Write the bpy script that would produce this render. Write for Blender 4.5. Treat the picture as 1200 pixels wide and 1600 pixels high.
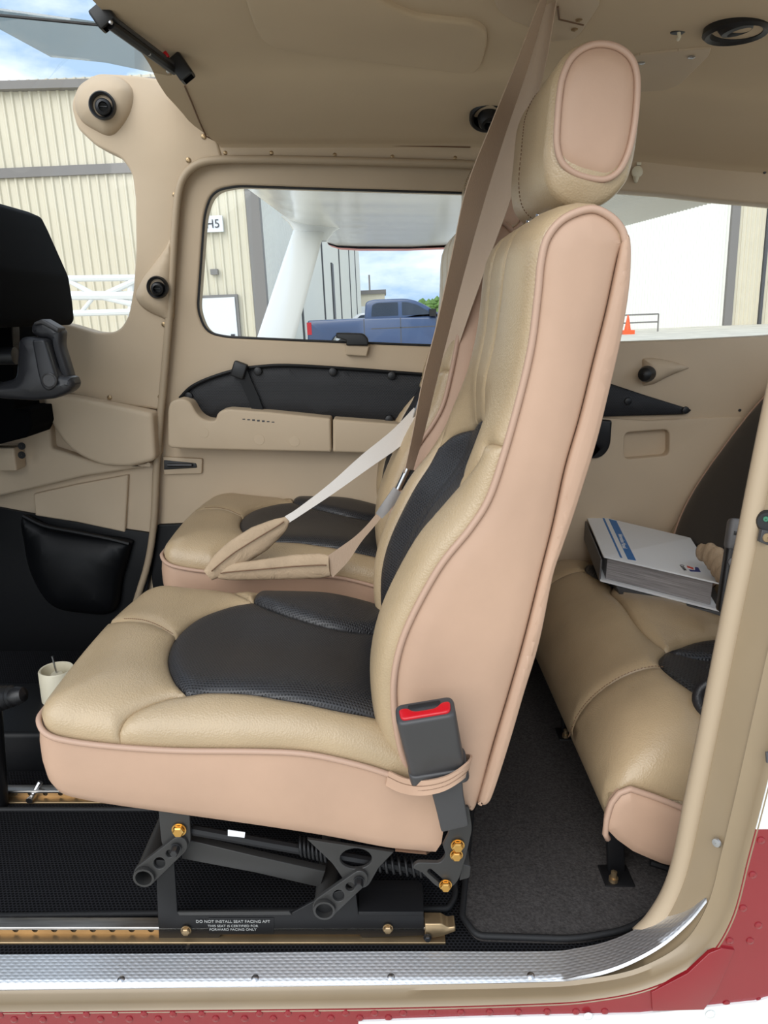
import bpy, bmesh, math, random
import numpy as np
from mathutils import Vector, Matrix
from mathutils.geometry import delaunay_2d_cdt

for _o in list(bpy.data.objects):
    bpy.data.objects.remove(_o)
SC = bpy.context.scene
COL = SC.collection
rad = math.radians

# ------------------------------------------------------------------ camera
F = 1150.0                 # focal length in pixels of the 1200 x 1600 frame
PITCH = rad(15.1)          # looking down
CZ = 0.84                  # camera height over the cabin floor
camd = bpy.data.cameras.new('camera')
cam = bpy.data.objects.new('camera', camd)
COL.objects.link(cam)
cam.location = (0, 0, CZ)
cam.rotation_euler = (math.pi / 2 - PITCH, 0, 0)
camd.sensor_fit = 'VERTICAL'
camd.sensor_height = 32.0
camd.lens = F / 1600 * 32.0
camd.clip_start = 0.02
camd.clip_end = 600
SC.camera = cam

# ------------------------------------------------------------------ sky
world = bpy.data.worlds.new('sky')
SC.world = world
world.use_nodes = True
_nt = world.node_tree
_nt.nodes.clear()
_out = _nt.nodes.new('ShaderNodeOutputWorld')
_bg = _nt.nodes.new('ShaderNodeBackground')
_tc = _nt.nodes.new('ShaderNodeTexCoord')
_mp = _nt.nodes.new('ShaderNodeMapping')
_mp.inputs['Scale'].default_value = (2.2, 2.2, 6.0)
_nz = _nt.nodes.new('ShaderNodeTexNoise')
_nz.inputs['Scale'].default_value = 2.0
_nz.inputs['Detail'].default_value = 7
_nz.inputs['Roughness'].default_value = 0.55
_rp = _nt.nodes.new('ShaderNodeValToRGB')
_rp.color_ramp.elements[0].position = 0.40
_rp.color_ramp.elements[0].color = (0.30, 0.43, 0.60, 1)
_rp.color_ramp.elements[1].position = 0.62
_rp.color_ramp.elements[1].color = (0.80, 0.85, 0.90, 1)
_bg.inputs['Strength'].default_value = 1.0
_nt.links.new(_tc.outputs['Generated'], _mp.inputs['Vector'])
_nt.links.new(_mp.outputs['Vector'], _nz.inputs['Vector'])
_nt.links.new(_nz.outputs['Fac'], _rp.inputs['Fac'])
_nt.links.new(_rp.outputs['Color'], _bg.inputs['Color'])
_nt.links.new(_bg.outputs['Background'], _out.inputs['Surface'])

# ------------------------------------------------------------------ sun behind thin cloud
sund = bpy.data.lights.new('sun', 'SUN')
sund.energy = 1.5
sund.angle = rad(60)
sund.color = (1.0, 0.965, 0.91)
sun = bpy.data.objects.new('sun', sund)
COL.objects.link(sun)
sun.location = (-3, -4, 6)
sun.rotation_euler = Vector((0.38, 0.74, -0.55)).to_track_quat('-Z', 'Y').to_euler()

# ------------------------------------------------------------------ exposure
SC.view_settings.view_transform = 'Standard'
SC.view_settings.look = 'None'
SC.view_settings.gamma = 1.0
SC.view_settings.use_curve_mapping = False
SC.view_settings.exposure = 0.78

# ------------------------------------------------------------------ pixel -> place helpers
CP, SP = math.cos(PITCH), math.sin(PITCH)


def ray(px, py):
    a = (px - 600.0) / F
    b = (800.0 - py) / F
    return Vector((a, CP + b * SP, -SP + b * CP))


def P(px, py, Y):
    d = ray(px, py)
    t = Y / d.y
    return Vector((d.x * t, Y, CZ + d.z * t))


def PX(px, py, X):
    d = ray(px, py)
    t = X / d.x
    return Vector((X, d.y * t, CZ + d.z * t))


def PZ(px, py, Z):
    d = ray(px, py)
    t = (Z - CZ) / d.z
    return Vector((d.x * t, d.y * t, Z))


def pl(pts, Y):
    """pixel outline -> (x, z) outline on the plane at distance Y"""
    return [(P(p[0], p[1], Y).x, P(p[0], p[1], Y).z) for p in pts]


# ------------------------------------------------------------------ 2-D curves
def cr(pts, n=6, closed=False):
    """Catmull-Rom through the points"""
    pts = [tuple(p) for p in pts]
    N = len(pts)
    out = []
    segs = N if closed else N - 1
    D = len(pts[0])
    for i in range(segs):
        if closed:
            p0, p1, p2, p3 = pts[(i - 1) % N], pts[i], pts[(i + 1) % N], pts[(i + 2) % N]
        else:
            p0 = pts[i - 1] if i else tuple(2 * a - b for a, b in zip(pts[0], pts[1]))
            p1, p2 = pts[i], pts[i + 1]
            p3 = pts[i + 2] if i + 2 < N else tuple(2 * a - b for a, b in zip(pts[-1], pts[-2]))
        for k in range(n):
            t = k / n
            out.append(tuple(0.5 * ((2 * p1[j]) + (-p0[j] + p2[j]) * t + (2 * p0[j] - 5 * p1[j] + 4 * p2[j] - p3[j]) * t * t
                                    + (-p0[j] + 3 * p1[j] - 3 * p2[j] + p3[j]) * t ** 3) for j in range(D)))
    if not closed:
        out.append(pts[-1])
    return out


def fil(pts, r=0.0, n=5):
    """polygon with rounded corners; a point may carry its own radius"""
    out = []
    N = len(pts)
    for i in range(N):
        a, b, c = pts[i - 1], pts[i], pts[(i + 1) % N]
        rr = b[2] if len(b) > 2 else r
        va = Vector((a[0] - b[0], a[1] - b[1]))
        vc = Vector((c[0] - b[0], c[1] - b[1]))
        if rr <= 0 or va.length < 1e-9 or vc.length < 1e-9:
            out.append((b[0], b[1]))
            continue
        la = min(rr, va.length * 0.49)
        lc = min(rr, vc.length * 0.49)
        p0 = Vector((b[0], b[1])) + va.normalized() * la
        p2 = Vector((b[0], b[1])) + vc.normalized() * lc
        bb = Vector((b[0], b[1]))
        for k in range(n + 1):
            t = k / n
            q = p0 * (1 - t) ** 2 + bb * 2 * t * (1 - t) + p2 * t * t
            out.append((q.x, q.y))
    return out


def rect(x0, y0, x1, y1, r=0.0, n=4):
    return fil([(x0, y0), (x1, y0), (x1, y1), (x0, y1)], r, n)


def circ(cx, cy, r, n=20, ry=None):
    ry = r if ry is None else ry
    return [(cx + r * math.cos(2 * math.pi * i / n), cy + ry * math.sin(2 * math.pi * i / n)) for i in range(n)]


def capsule(ax, ay, ra, bx, by, rb, n=9):
    ang = math.atan2(by - ay, bx - ax)
    out = []
    for k in range(n + 1):
        t = ang + math.pi / 2 + math.pi * k / n
        out.append((ax + ra * math.cos(t), ay + ra * math.sin(t)))
    for k in range(n + 1):
        t = ang - math.pi / 2 + math.pi * k / n
        out.append((bx + rb * math.cos(t), by + rb * math.sin(t)))
    return out


def area2(p):
    return sum(p[i - 1][0] * p[i][1] - p[i][0] * p[i - 1][1] for i in range(len(p))) / 2


def ccw(p, want=True):
    p = list(p)
    return p if (area2(p) > 0) == want else p[::-1]


def dedupe(p, eps=1e-6):
    out = []
    for q in p:
        if not out or abs(q[0] - out[-1][0]) + abs(q[1] - out[-1][1]) > eps:
            out.append((q[0], q[1]))
    while len(out) > 2 and abs(out[0][0] - out[-1][0]) + abs(out[0][1] - out[-1][1]) <= eps:
        out.pop()
    return out


def inset(p, d):
    """shift a loop to its left by d (inwards for a ccw loop)"""
    N = len(p)
    out = []
    for i in range(N):
        a, b, c = Vector(p[i - 1]), Vector(p[i]), Vector(p[(i + 1) % N])
        e1 = (b - a).normalized()
        e2 = (c - b).normalized()
        n1 = Vector((-e1.y, e1.x))
        n2 = Vector((-e2.y, e2.x))
        k = max(0.35, 1 + n1.dot(n2))
        q = b + (n1 + n2) * (d / k)
        out.append((q.x, q.y))
    return out


def in_poly(pts, loops):
    x, y = pts[:, 0], pts[:, 1]
    ins = np.zeros(len(pts), bool)
    for L in loops:
        A = np.array(L)
        B = np.roll(A, -1, 0)
        for (x1, y1), (x2, y2) in zip(A, B):
            if y1 == y2:
                continue
            c = ((y1 > y) != (y2 > y)) & (x < (x2 - x1) * (y - y1) / (y2 - y1) + x1)
            ins ^= c
    return ins


def seg_dist(pts, loops, closed=True):
    best = np.full(len(pts), 1e9)
    for L in loops:
        A = np.array(L, float)
        B = np.roll(A, -1, 0)
        if not closed:
            A, B = A[:-1], B[:-1]
        for a, b in zip(A, B):
            d = b - a
            l2 = max(1e-12, (d ** 2).sum())
            t = np.clip(((pts - a) @ d) / l2, 0, 1)
            q = a + t[:, None] * d
            best = np.minimum(best, np.sqrt(((pts - q) ** 2).sum(1)))
    return best


def fill2d(loops, h=None, rings=()):
    """triangulate loops (first outer); boundary points keep their order at the start"""
    bpts = []
    edges = []
    for L in loops:
        s = len(bpts)
        bpts += [tuple(q) for q in L]
        n = len(L)
        edges += [(s + i, s + (i + 1) % n) for i in range(n)]
    ins = np.zeros((0, 2))
    if h:
        A = np.array(loops[0])
        x0, y0 = A.min(0)
        x1, y1 = A.max(0)
        g = []
        j = 0
        yy = y0
        while yy < y1:
            off = (j % 2) * h / 2
            g += [(xx + off, yy) for xx in np.arange(x0, x1, h)]
            yy += h * 0.866
            j += 1
        if g:
            g = np.array(g)
            g = g[in_poly(g, loops)]
        if len(g):
            d = seg_dist(g, loops)
            g = g[d > (max(rings) + h * 0.45 if rings else h * 0.5)]
            ins = g
        extra = []
        for rd in rings:
            for L in loops:
                extra += inset(L, rd)
        if extra:
            e = np.array(extra)
            e = e[in_poly(e, loops)]
            if len(e):
                d = seg_dist(e, loops)
                ok = np.zeros(len(e), bool)
                for rd in rings:
                    ok |= abs(d - rd) < rd * 0.12
                e = e[ok]
                ins = np.vstack([ins, e]) if len(ins) else e
    allp = bpts + [tuple(q) for q in ins]
    vs, es, fs, ov, oe, of = delaunay_2d_cdt([Vector(q) for q in allp], edges, [], 0, 1e-7)
    V = np.array([(v.x, v.y) for v in vs])
    T = np.array(fs)
    cen = V[T].mean(1)
    T = T[in_poly(cen, loops)]
    # output index of every input boundary point
    pos = {}
    for k, lst in enumerate(ov):
        for q in lst:
            pos[q] = k
    bidx = [pos[i] for i in range(len(bpts))]
    return V, [tuple(t) for t in T], bidx


# ------------------------------------------------------------------ mesh helpers
OFF = {}


class G:
    """collects verts / faces / uvs of one mesh"""

    def __init__(s):
        s.v = []
        s.f = []
        s.uv = {}

    def add(s, v, f, uv=None):
        o = len(s.v)
        s.v += [tuple(q) for q in v]
        s.f += [tuple(i + o for i in q) for q in f]
        if uv is not None:
            for i, q in enumerate(uv):
                s.uv[o + i] = q
        return s


def mk(name, g, mat, parent=None, sharp=35.0, origin=None):
    me = bpy.data.meshes.new(name)
    V = np.array(g.v, float)
    if parent is None:
        lo, hi = V.min(0), V.max(0)
        off = Vector(((lo[0] + hi[0]) / 2, (lo[1] + hi[1]) / 2, lo[2])) if origin is None else Vector(origin)
    else:
        off = OFF[parent.name]
    V = V - np.array(off)
    me.from_pydata(V.tolist(), [], g.f)
    if g.uv:
        ul = me.uv_layers.new(name='UVMap')
        for lp in me.loops:
            ul.data[lp.index].uv = g.uv.get(lp.vertex_index, (0, 0))
    bm = bmesh.new()
    bm.from_mesh(me)
    bmesh.ops.recalc_face_normals(bm, faces=bm.faces)
    bm.to_mesh(me)
    bm.free()
    me.polygons.foreach_set('use_smooth', [True] * len(me.polygons))
    if sharp < 179:
        me.set_sharp_from_angle(angle=rad(sharp))
    me.materials.append(mat)
    o = bpy.data.objects.new(name, me)
    COL.objects.link(o)
    if parent is None:
        o.location = off
    else:
        o.parent = parent
    OFF[o.name] = off
    return o


def tag(o, label=None, cat=None, group=None, kind=None):
    if label:
        o['label'] = label
    if cat:
        o['category'] = cat
    if group:
        o['group'] = group
    if kind:
        o['kind'] = kind
    return o


def thing(name, loc, label, cat, group=None):
    o = bpy.data.objects.new(name, None)
    COL.objects.link(o)
    o.empty_display_size = 0.05
    o.location = loc
    OFF[o.name] = Vector(loc)
    return tag(o, label, cat, group)


def structure(name, g, mat, sharp=35.0):
    return tag(mk(name, g, mat, None, sharp), kind='structure')


def root_structure(name, loc):
    o = bpy.data.objects.new(name, None)
    COL.objects.link(o)
    o.location = loc
    OFF[o.name] = Vector(loc)
    o['kind'] = 'structure'
    return o


def copy_tree(o, parent=None):
    c = o.copy()
    COL.objects.link(c)
    c.parent = parent
    OFF[c.name] = OFF[o.name]
    for ch in list(o.children):
        copy_tree(ch, c)
    return c


def tube(g, pts, r, n=10, closed=False, cap=True, flat=None):
    """round bar along a polyline; r may be a list; flat=(a,b) scales the two cross axes"""
    pts = [Vector(p) for p in pts]
    N = len(pts)
    tang = []
    for i in range(N):
        if closed:
            t = pts[(i + 1) % N] - pts[i - 1]
        else:
            t = pts[min(i + 1, N - 1)] - pts[max(i - 1, 0)]
        tang.append(t.normalized() if t.length > 1e-12 else Vector((0, 0, 1)))
    ref = Vector((0, 0, 1)) if abs(tang[0].z) < 0.9 else Vector((0, 1, 0))
    nrm = (ref - tang[0] * ref.dot(tang[0])).normalized()
    V = []
    for i in range(N):
        if i:
            nrm = (nrm - tang[i] * nrm.dot(tang[i]))
            nrm = nrm.normalized() if nrm.length > 1e-9 else Vector((1, 0, 0))
        b = tang[i].cross(nrm)
        rr = r[i] if isinstance(r, (list, tuple)) else r
        fa, fb = flat if flat else (1, 1)
        for k in range(n):
            a = 2 * math.pi * k / n
            V.append(pts[i] + nrm * (rr * fa * math.cos(a)) + b * (rr * fb * math.sin(a)))
    Fc = []
    for i in range(N if closed else N - 1):
        j = (i + 1) % N
        for k in range(n):
            k2 = (k + 1) % n
            Fc.append((i * n + k, i * n + k2, j * n + k2, j * n + k))
    if not closed and cap:
        Fc.append(tuple(range(n))[::-1])
        Fc.append(tuple((N - 1) * n + k for k in range(n)))
    return g.add(V, Fc)


def ribbon(g, pts, half, th=0.0015):
    """flat strap: centre points and half-width vectors"""
    pts = [Vector(p) for p in pts]
    half = [Vector(h) for h in half]
    N = len(pts)
    V = []
    for i in range(N):
        t = (pts[min(i + 1, N - 1)] - pts[max(i - 1, 0)]).normalized()
        nn = t.cross(half[i]).normalized() * th / 2
        V += [pts[i] - half[i] - nn, pts[i] - half[i] * 0.5 - nn, pts[i] + half[i] * 0.5 - nn, pts[i] + half[i] - nn,
              pts[i] + half[i] + nn, pts[i] + half[i] * 0.5 + nn, pts[i] - half[i] * 0.5 + nn, pts[i] - half[i] + nn]
    Fc = []
    for i in range(N - 1):
        for k in range(8):
            k2 = (k + 1) % 8
            Fc.append((i * 8 + k, i * 8 + k2, (i + 1) * 8 + k2, (i + 1) * 8 + k))
    Fc.append(tuple(range(8))[::-1])
    Fc.append(tuple((N - 1) * 8 + k for k in range(8)))
    return g.add(V, Fc)


def frame_y(Y):
    return (Vector((0, Y, 0)), Vector((1, 0, 0)), Vector((0, 0, 1)), Vector((0, -1, 0)))


def frame_down(Z):
    return (Vector((0, 0, Z)), Vector((1, 0, 0)), Vector((0, 1, 0)), Vector((0, 0, -1)))


def frame_up(Z):
    return (Vector((0, 0, Z)), Vector((1, 0, 0)), Vector((0, 1, 0)), Vector((0, 0, 1)))


def qc(t):
    t = np.clip(t, 0, 1)
    return np.sqrt(np.maximum(0, 1 - (1 - t) ** 2))


def solid(g, outline, fr, depth, r0=0.0, r1=0.0, puff=0.0, pr=None, h=None, holes=(), nr=3, warp=None):
    """a slab: front face at the frame's plane facing N, back at -depth; rounded edges, domed front"""
    O, U, Vv, N = fr
    loops = [ccw(dedupe(outline), True)] + [ccw(dedupe(q), False) for q in holes]
    rings = []
    if r0 > 0:
        for k in range(nr + 1):
            a = math.pi / 2 * k / nr
            rings.append((r0 * (1 - math.sin(a)), -r0 * (1 - math.cos(a))))
    else:
        rings.append((0, 0))
    if r1 > 0:
        for k in range(nr, -1, -1):
            a = math.pi / 2 * k / nr
            rings.append((r1 * (1 - math.sin(a)), -depth + r1 * (1 - math.cos(a))))
    else:
        rings.append((0, -depth))

    def P3(q, n):
        p = O + U * q[0] + Vv * q[1] + N * n
        return warp(p) if warp else p
    V = []
    Fc = []
    uv = []
    ringidx = []
    for (ins, n) in rings:
        cur = []
        for L in loops:
            LL = inset(L, ins) if ins > 0 else L
            s = len(V)
            V += [P3(q, n) for q in LL]
            uv += LL
            cur.append((s, len(LL)))
        ringidx.append(cur)
    for a, b in zip(ringidx[:-1], ringidx[1:]):
        for (s1, n1), (s2, n2) in zip(a, b):
            for i in range(n1):
                j = (i + 1) % n1
                Fc.append((s1 + i, s2 + i, s2 + j, s1 + j))
    # front cap
    fl = [inset(L, rings[0][0]) if rings[0][0] > 0 else L for L in loops]
    prr = pr or 0.03
    if puff and not h:
        h = prr / 2
    v2, tr, bi = fill2d(fl, h, (prr * 0.12, prr * 0.4) if puff else ())
    d = seg_dist(v2, fl) if puff else np.zeros(len(v2))
    off = puff * qc(d / prr) if puff else np.zeros(len(v2))
    m = {}
    k = 0
    for (s, n) in ringidx[0]:
        for i in range(n):
            m[bi[k]] = s + i
            k += 1
    for i, q in enumerate(v2):
        if i not in m:
            m[i] = len(V)
            V.append(P3(q, off[i]))
            uv.append(tuple(q))
    Fc += [tuple(m[i] for i in t) for t in tr]
    # back cap
    bl = [inset(L, rings[-1][0]) if rings[-1][0] > 0 else L for L in loops]
    v2, tr, bi = fill2d(bl)
    m = {}
    k = 0
    for (s, n) in ringidx[-1]:
        for i in range(n):
            m[bi[k]] = s + i
            k += 1
    if all(i in m for t in tr for i in t):
        Fc += [tuple(m[i] for i in t[::-1]) for t in tr]
    return g.add(V, Fc, uv)


def pslab(name, pts, Y, depth, mat, parent=None, r=0.0, bev=0.0, puff=0.0, pr=None, holes=(), sharp=35.0, h=None, smooth=False):
    """slab from a pixel outline standing on the plane at distance Y, facing the camera side"""
    o = cr(pts, 6, True) if smooth else fil(pts, r)
    g = G()
    solid(g, pl(o, Y), frame_y(Y), depth, bev, 0, puff, pr, h, [pl(q, Y) for q in holes])
    return mk(name, g, mat, parent, sharp)


def patch(g, poly, S, puff=0.0, pr=0.02, h=0.01, back=0.004):
    """cushion panel: polygon in (u, v) on the surface S(u, v) -> (points, normals)"""
    L = ccw(dedupe(poly, 1e-5))
    v2, tr, bi = fill2d([L], h, (pr * 0.1, pr * 0.35))
    p, n = S(v2[:, 0], v2[:, 1])
    d = seg_dist(v2, [L])
    q = p + n * ((puff + back) * qc(d / pr) - back)[:, None]
    return g.add(q.tolist(), tr, [tuple(a) for a in v2])


def surf_normals(fn, u, v, e=1e-4):
    a = fn(u + e, v) - fn(u - e, v)
    b = fn(u, v + e) - fn(u, v - e)
    n = np.cross(a, b)
    return n / np.maximum(1e-12, np.linalg.norm(n, axis=1))[:, None]


def lathe(g, prof, origin, axis, n=24, close=False):
    """prof: list of (radius, height along axis)"""
    ax = Vector(axis).normalized()
    ref = Vector((0, 0, 1)) if abs(ax.z) < 0.9 else Vector((1, 0, 0))
    a = ax.cross(ref).normalized()
    b = ax.cross(a)
    O = Vector(origin)
    V = []
    for (r, hh) in prof:
        for k in range(n):
            t = 2 * math.pi * k / n
            V.append(O + ax * hh + a * (r * math.cos(t)) + b * (r * math.sin(t)))
    Fc = []
    for i in range(len(prof) - 1):
        for k in range(n):
            k2 = (k + 1) % n
            Fc.append((i * n + k, i * n + k2, (i + 1) * n + k2, (i + 1) * n + k))
    if close:
        Fc.append(tuple(range(n))[::-1])
        Fc.append(tuple((len(prof) - 1) * n + k for k in range(n)))
    return g.add(V, Fc)


def box(g, c, s, R=None, bev=0.0):
    """box with optional chamfered edges; R 3x3 rotation"""
    hx, hy, hz = s[0] / 2, s[1] / 2, s[2] / 2
    fr = (Vector(c) + (R @ Vector((0, 0, hz)) if R else Vector((0, 0, hz))),
          R @ Vector((1, 0, 0)) if R else Vector((1, 0, 0)),
          R @ Vector((0, 1, 0)) if R else Vector((0, 1, 0)),
          R @ Vector((0, 0, 1)) if R else Vector((0, 0, 1)))
    return solid(g, rect(-hx, -hy, hx, hy, bev, 3), fr, s[2], bev, bev, nr=2)


def hexbolt(g, px, py, Y, r=0.006, h=0.006, dome=False):
    c = P(px, py, Y)
    lathe(g, [(r * 1.25, 0), (r * 1.25, 0.0015), (r * 1.0, 0.0015)], c, (0, -1, 0), 18)
    lathe(g, [(r, 0.001), (r, h * 0.8), (r * 0.8, h), (0.0005, h)], c, (0, -1, 0), 6, True)
    return g


def screw(g, c, axis, r=0.004):
    return lathe(g, [(r, -0.001), (r, 0.0006), (r * 0.75, 0.0016), (r * 0.3, 0.002), (r * 0.28, 0.0011), (0.0002, 0.0011)], c, axis, 12)


def textobj(name, body, size, fr, mat, parent, extrude=0.0002, align='CENTER', spacing=1.0):
    O, U, Vv, N = fr
    cu = bpy.data.curves.new(name, 'FONT')
    cu.body = body
    cu.size = size
    cu.align_x = align
    cu.align_y = 'CENTER'
    cu.extrude = extrude
    cu.space_character = spacing
    tmp = bpy.data.objects.new('tmp_text', cu)
    COL.objects.link(tmp)
    dg = bpy.context.evaluated_depsgraph_get()
    me = bpy.data.meshes.new_from_object(tmp.evaluated_get(dg))
    bpy.data.objects.remove(tmp)
    M = Matrix(((U.x, Vv.x, N.x, O.x), (U.y, Vv.y, N.y, O.y), (U.z, Vv.z, N.z, O.z), (0, 0, 0, 1)))
    me.transform(M)
    off = OFF[parent.name]
    me.transform(Matrix.Translation(-off))
    me.materials.clear()
    me.materials.append(mat)
    o = bpy.data.objects.new(name, me)
    COL.objects.link(o)
    o.parent = parent
    OFF[o.name] = off
    return o


# ------------------------------------------------------------------ materials
def lin(c):
    out = []
    for v in c[:3]:
        v = v / 255.0
        out.append(v / 12.92 if v <= 0.04045 else ((v + 0.055) / 1.055) ** 2.4)
    return (out[0], out[1], out[2], 1.0)


def mat(name, col, rough=0.5, metal=0.0, var=0.0, vscale=8.0, bump=0.0, bscale=300.0, btype='noise', spec=0.5,
        coat=0.0, coat_rough=0.1, sheen=0.0, col2=None, stretch=None, rvar=0.0, wrinkle=0.0):
    m = bpy.data.materials.new(name)
    m.use_nodes = True
    nt = m.node_tree
    b = nt.nodes['Principled BSDF']
    b.inputs['Roughness'].default_value = rough
    b.inputs['Metallic'].default_value = metal
    b.inputs['Specular IOR Level'].default_value = spec
    b.inputs['Coat Weight'].default_value = coat
    b.inputs['Coat Roughness'].default_value = coat_rough
    b.inputs['Sheen Weight'].default_value = sheen
    base = lin(col)
    b.inputs['Base Color'].default_value = base
    tc = nt.nodes.new('ShaderNodeTexCoord')
    vec = tc.outputs['Object']
    if stretch:
        mp = nt.nodes.new('ShaderNodeMapping')
        mp.inputs['Scale'].default_value = stretch
        nt.links.new(vec, mp.inputs['Vector'])
        vec = mp.outputs['Vector']
    if var > 0:
        nz = nt.nodes.new('ShaderNodeTexNoise')
        nz.inputs['Scale'].default_value = vscale
        nz.inputs['Detail'].default_value = 5
        nt.links.new(vec, nz.inputs['Vector'])
        rp = nt.nodes.new('ShaderNodeValToRGB')
        c2 = lin(col2) if col2 else tuple(x * (1 - var) for x in base[:3]) + (1,)
        c1 = base if col2 else tuple(min(1, x * (1 + var * 0.6)) for x in base[:3]) + (1,)
        rp.color_ramp.elements[0].position = 0.3
        rp.color_ramp.elements[0].color = c2
        rp.color_ramp.elements[1].position = 0.7
        rp.color_ramp.elements[1].color = c1
        nt.links.new(nz.outputs['Fac'], rp.inputs['Fac'])
        nt.links.new(rp.outputs['Color'], b.inputs['Base Color'])
        if rvar:
            mr = nt.nodes.new('ShaderNodeMapRange')
            mr.inputs['To Min'].default_value = rough - rvar
            mr.inputs['To Max'].default_value = rough + rvar
            nt.links.new(nz.outputs['Fac'], mr.inputs['Value'])
            nt.links.new(mr.outputs['Result'], b.inputs['Roughness'])
    if bump > 0:
        if btype == 'noise':
            t = nt.nodes.new('ShaderNodeTexNoise')
            t.inputs['Scale'].default_value = bscale
            t.inputs['Detail'].default_value = 3
            outp = t.outputs['Fac']
        else:
            t = nt.nodes.new('ShaderNodeTexVoronoi')
            t.inputs['Scale'].default_value = bscale
            outp = t.outputs['Distance']
        nt.links.new(vec, t.inputs['Vector'])
        bp = nt.nodes.new('ShaderNodeBump')
        bp.inputs['Strength'].default_value = bump
        bp.inputs['Distance'].default_value = 0.001
        nt.links.new(outp, bp.inputs['Height'])
        nt.links.new(bp.outputs['Normal'], b.inputs['Normal'])
        if wrinkle > 0:
            w = nt.nodes.new('ShaderNodeTexNoise')
            w.inputs['Scale'].default_value = 16
            w.inputs['Detail'].default_value = 4
            w.inputs['Distortion'].default_value = 1.4
            nt.links.new(vec, w.inputs['Vector'])
            b2 = nt.nodes.new('ShaderNodeBump')
            b2.inputs['Strength'].default_value = wrinkle
            b2.inputs['Distance'].default_value = 0.01
            nt.links.new(w.outputs['Fac'], b2.inputs['Height'])
            nt.links.new(b2.outputs['Normal'], bp.inputs['Normal'])
    return m


def nmath(nt, op, a, b=None, c=None):
    n = nt.nodes.new('ShaderNodeMath')
    n.operation = op
    for i, x in enumerate((a, b, c)):
        if x is None:
            continue
        if isinstance(x, (int, float)):
            n.inputs[i].default_value = x
        else:
            nt.links.new(x, n.inputs[i])
    return n.outputs[0]


def grid_mat(name, col, hole, px, py, r, rough=0.4, use_uv=True, stagger=True, bump=0.6, spec=0.5, sz=None, ax=(0, 1)):
    """a surface with a regular field of small dots (perforated hide, woven mat)"""
    m = bpy.data.materials.new(name)
    m.use_nodes = True
    nt = m.node_tree
    b = nt.nodes['Principled BSDF']
    b.inputs['Roughness'].default_value = rough
    b.inputs['Specular IOR Level'].default_value = spec
    tc = nt.nodes.new('ShaderNodeTexCoord')
    sx = nt.nodes.new('ShaderNodeSeparateXYZ')
    nt.links.new(tc.outputs['UV' if use_uv else 'Object'], sx.inputs[0])
    u = nmath(nt, 'MULTIPLY', sx.outputs[ax[0]], 1 / px)
    v = nmath(nt, 'MULTIPLY', sx.outputs[ax[1]], 1 / py)
    if stagger:
        row = nmath(nt, 'MULTIPLY', nmath(nt, 'MODULO', nmath(nt, 'FLOOR', v), 2.0), 0.5)
        u = nmath(nt, 'ADD', u, row)
    fu = nmath(nt, 'SUBTRACT', nmath(nt, 'FRACT', u), 0.5)
    fv = nmath(nt, 'SUBTRACT', nmath(nt, 'FRACT', v), 0.5)
    d = nmath(nt, 'SQRT', nmath(nt, 'ADD', nmath(nt, 'MULTIPLY', fu, fu), nmath(nt, 'MULTIPLY', fv, fv)))
    mr = nt.nodes.new('ShaderNodeMapRange')
    mr.inputs['From Min'].default_value = r * 0.7
    mr.inputs['From Max'].default_value = r * 1.3
    nt.links.new(d, mr.inputs['Value'])
    mx = nt.nodes.new('ShaderNodeMix')
    mx.data_type = 'RGBA'
    nt.links.new(mr.outputs['Result'], mx.inputs['Factor'])
    mx.inputs['A'].default_value = lin(hole)
    mx.inputs['B'].default_value = lin(col)
    nt.links.new(mx.outputs['Result'], b.inputs['Base Color'])
    bp = nt.nodes.new('ShaderNodeBump')
    bp.inputs['Strength'].default_value = bump
    bp.inputs['Distance'].default_value = 0.0012
    nt.links.new(mr.outputs['Result'], bp.inputs['Height'])
    nt.links.new(bp.outputs['Normal'], b.inputs['Normal'])
    return m


def glass_mat(name, tint, fres=1.35, const=None):
    m = bpy.data.materials.new(name)
    m.use_nodes = True
    nt = m.node_tree
    nt.nodes.clear()
    o = nt.nodes.new('ShaderNodeOutputMaterial')
    tr = nt.nodes.new('ShaderNodeBsdfTransparent')
    tr.inputs['Color'].default_value = tint + (1,) if len(tint) == 3 else tint
    gl = nt.nodes.new('ShaderNodeBsdfGlossy')
    gl.inputs['Roughness'].default_value = 0.02
    fr = nt.nodes.new('ShaderNodeFresnel')
    fr.inputs['IOR'].default_value = fres
    mx = nt.nodes.new('ShaderNodeMixShader')
    if const is None:
        nt.links.new(fr.outputs[0], mx.inputs[0])
    else:
        mx.inputs[0].default_value = const
    nt.links.new(tr.outputs[0], mx.inputs[1])
    nt.links.new(gl.outputs[0], mx.inputs[2])
    nt.links.new(mx.outputs[0], o.inputs['Surface'])
    return m


def emit_mat(name, col, s):
    m = mat(name, col, 0.5)
    b = m.node_tree.nodes['Principled BSDF']
    b.inputs['Emission Color'].default_value = lin(col)
    b.inputs['Emission Strength'].default_value = s
    return m


M = {}
M['leather'] = mat('tan_leather', (172, 150, 119), 0.31, var=0.10, vscale=9, bump=0.35, bscale=420, btype='voronoi', spec=0.5, rvar=0.08, wrinkle=0.05)
M['vinyl'] = mat('pinkish_vinyl', (180, 148, 125), 0.50, var=0.10, vscale=6, bump=0.08, bscale=500, spec=0.4, wrinkle=0.06)
M['piping'] = mat('piping_vinyl', (178, 147, 127), 0.48, spec=0.4)
M['perf'] = grid_mat('perforated_black_leather', (46, 45, 47), (10, 10, 11), 0.0044, 0.0044, 0.26, 0.42)
M['blackhide'] = mat('black_leather', (34, 34, 37), 0.42, bump=0.25, bscale=450, btype='voronoi')
M['stitch'] = mat('brown_stitch_thread', (112, 84, 62), 0.7)
M['trim'] = mat('tan_plastic_trim', (190, 170, 144), 0.55, var=0.05, vscale=4, bump=0.10, bscale=600, spec=0.35)
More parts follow.
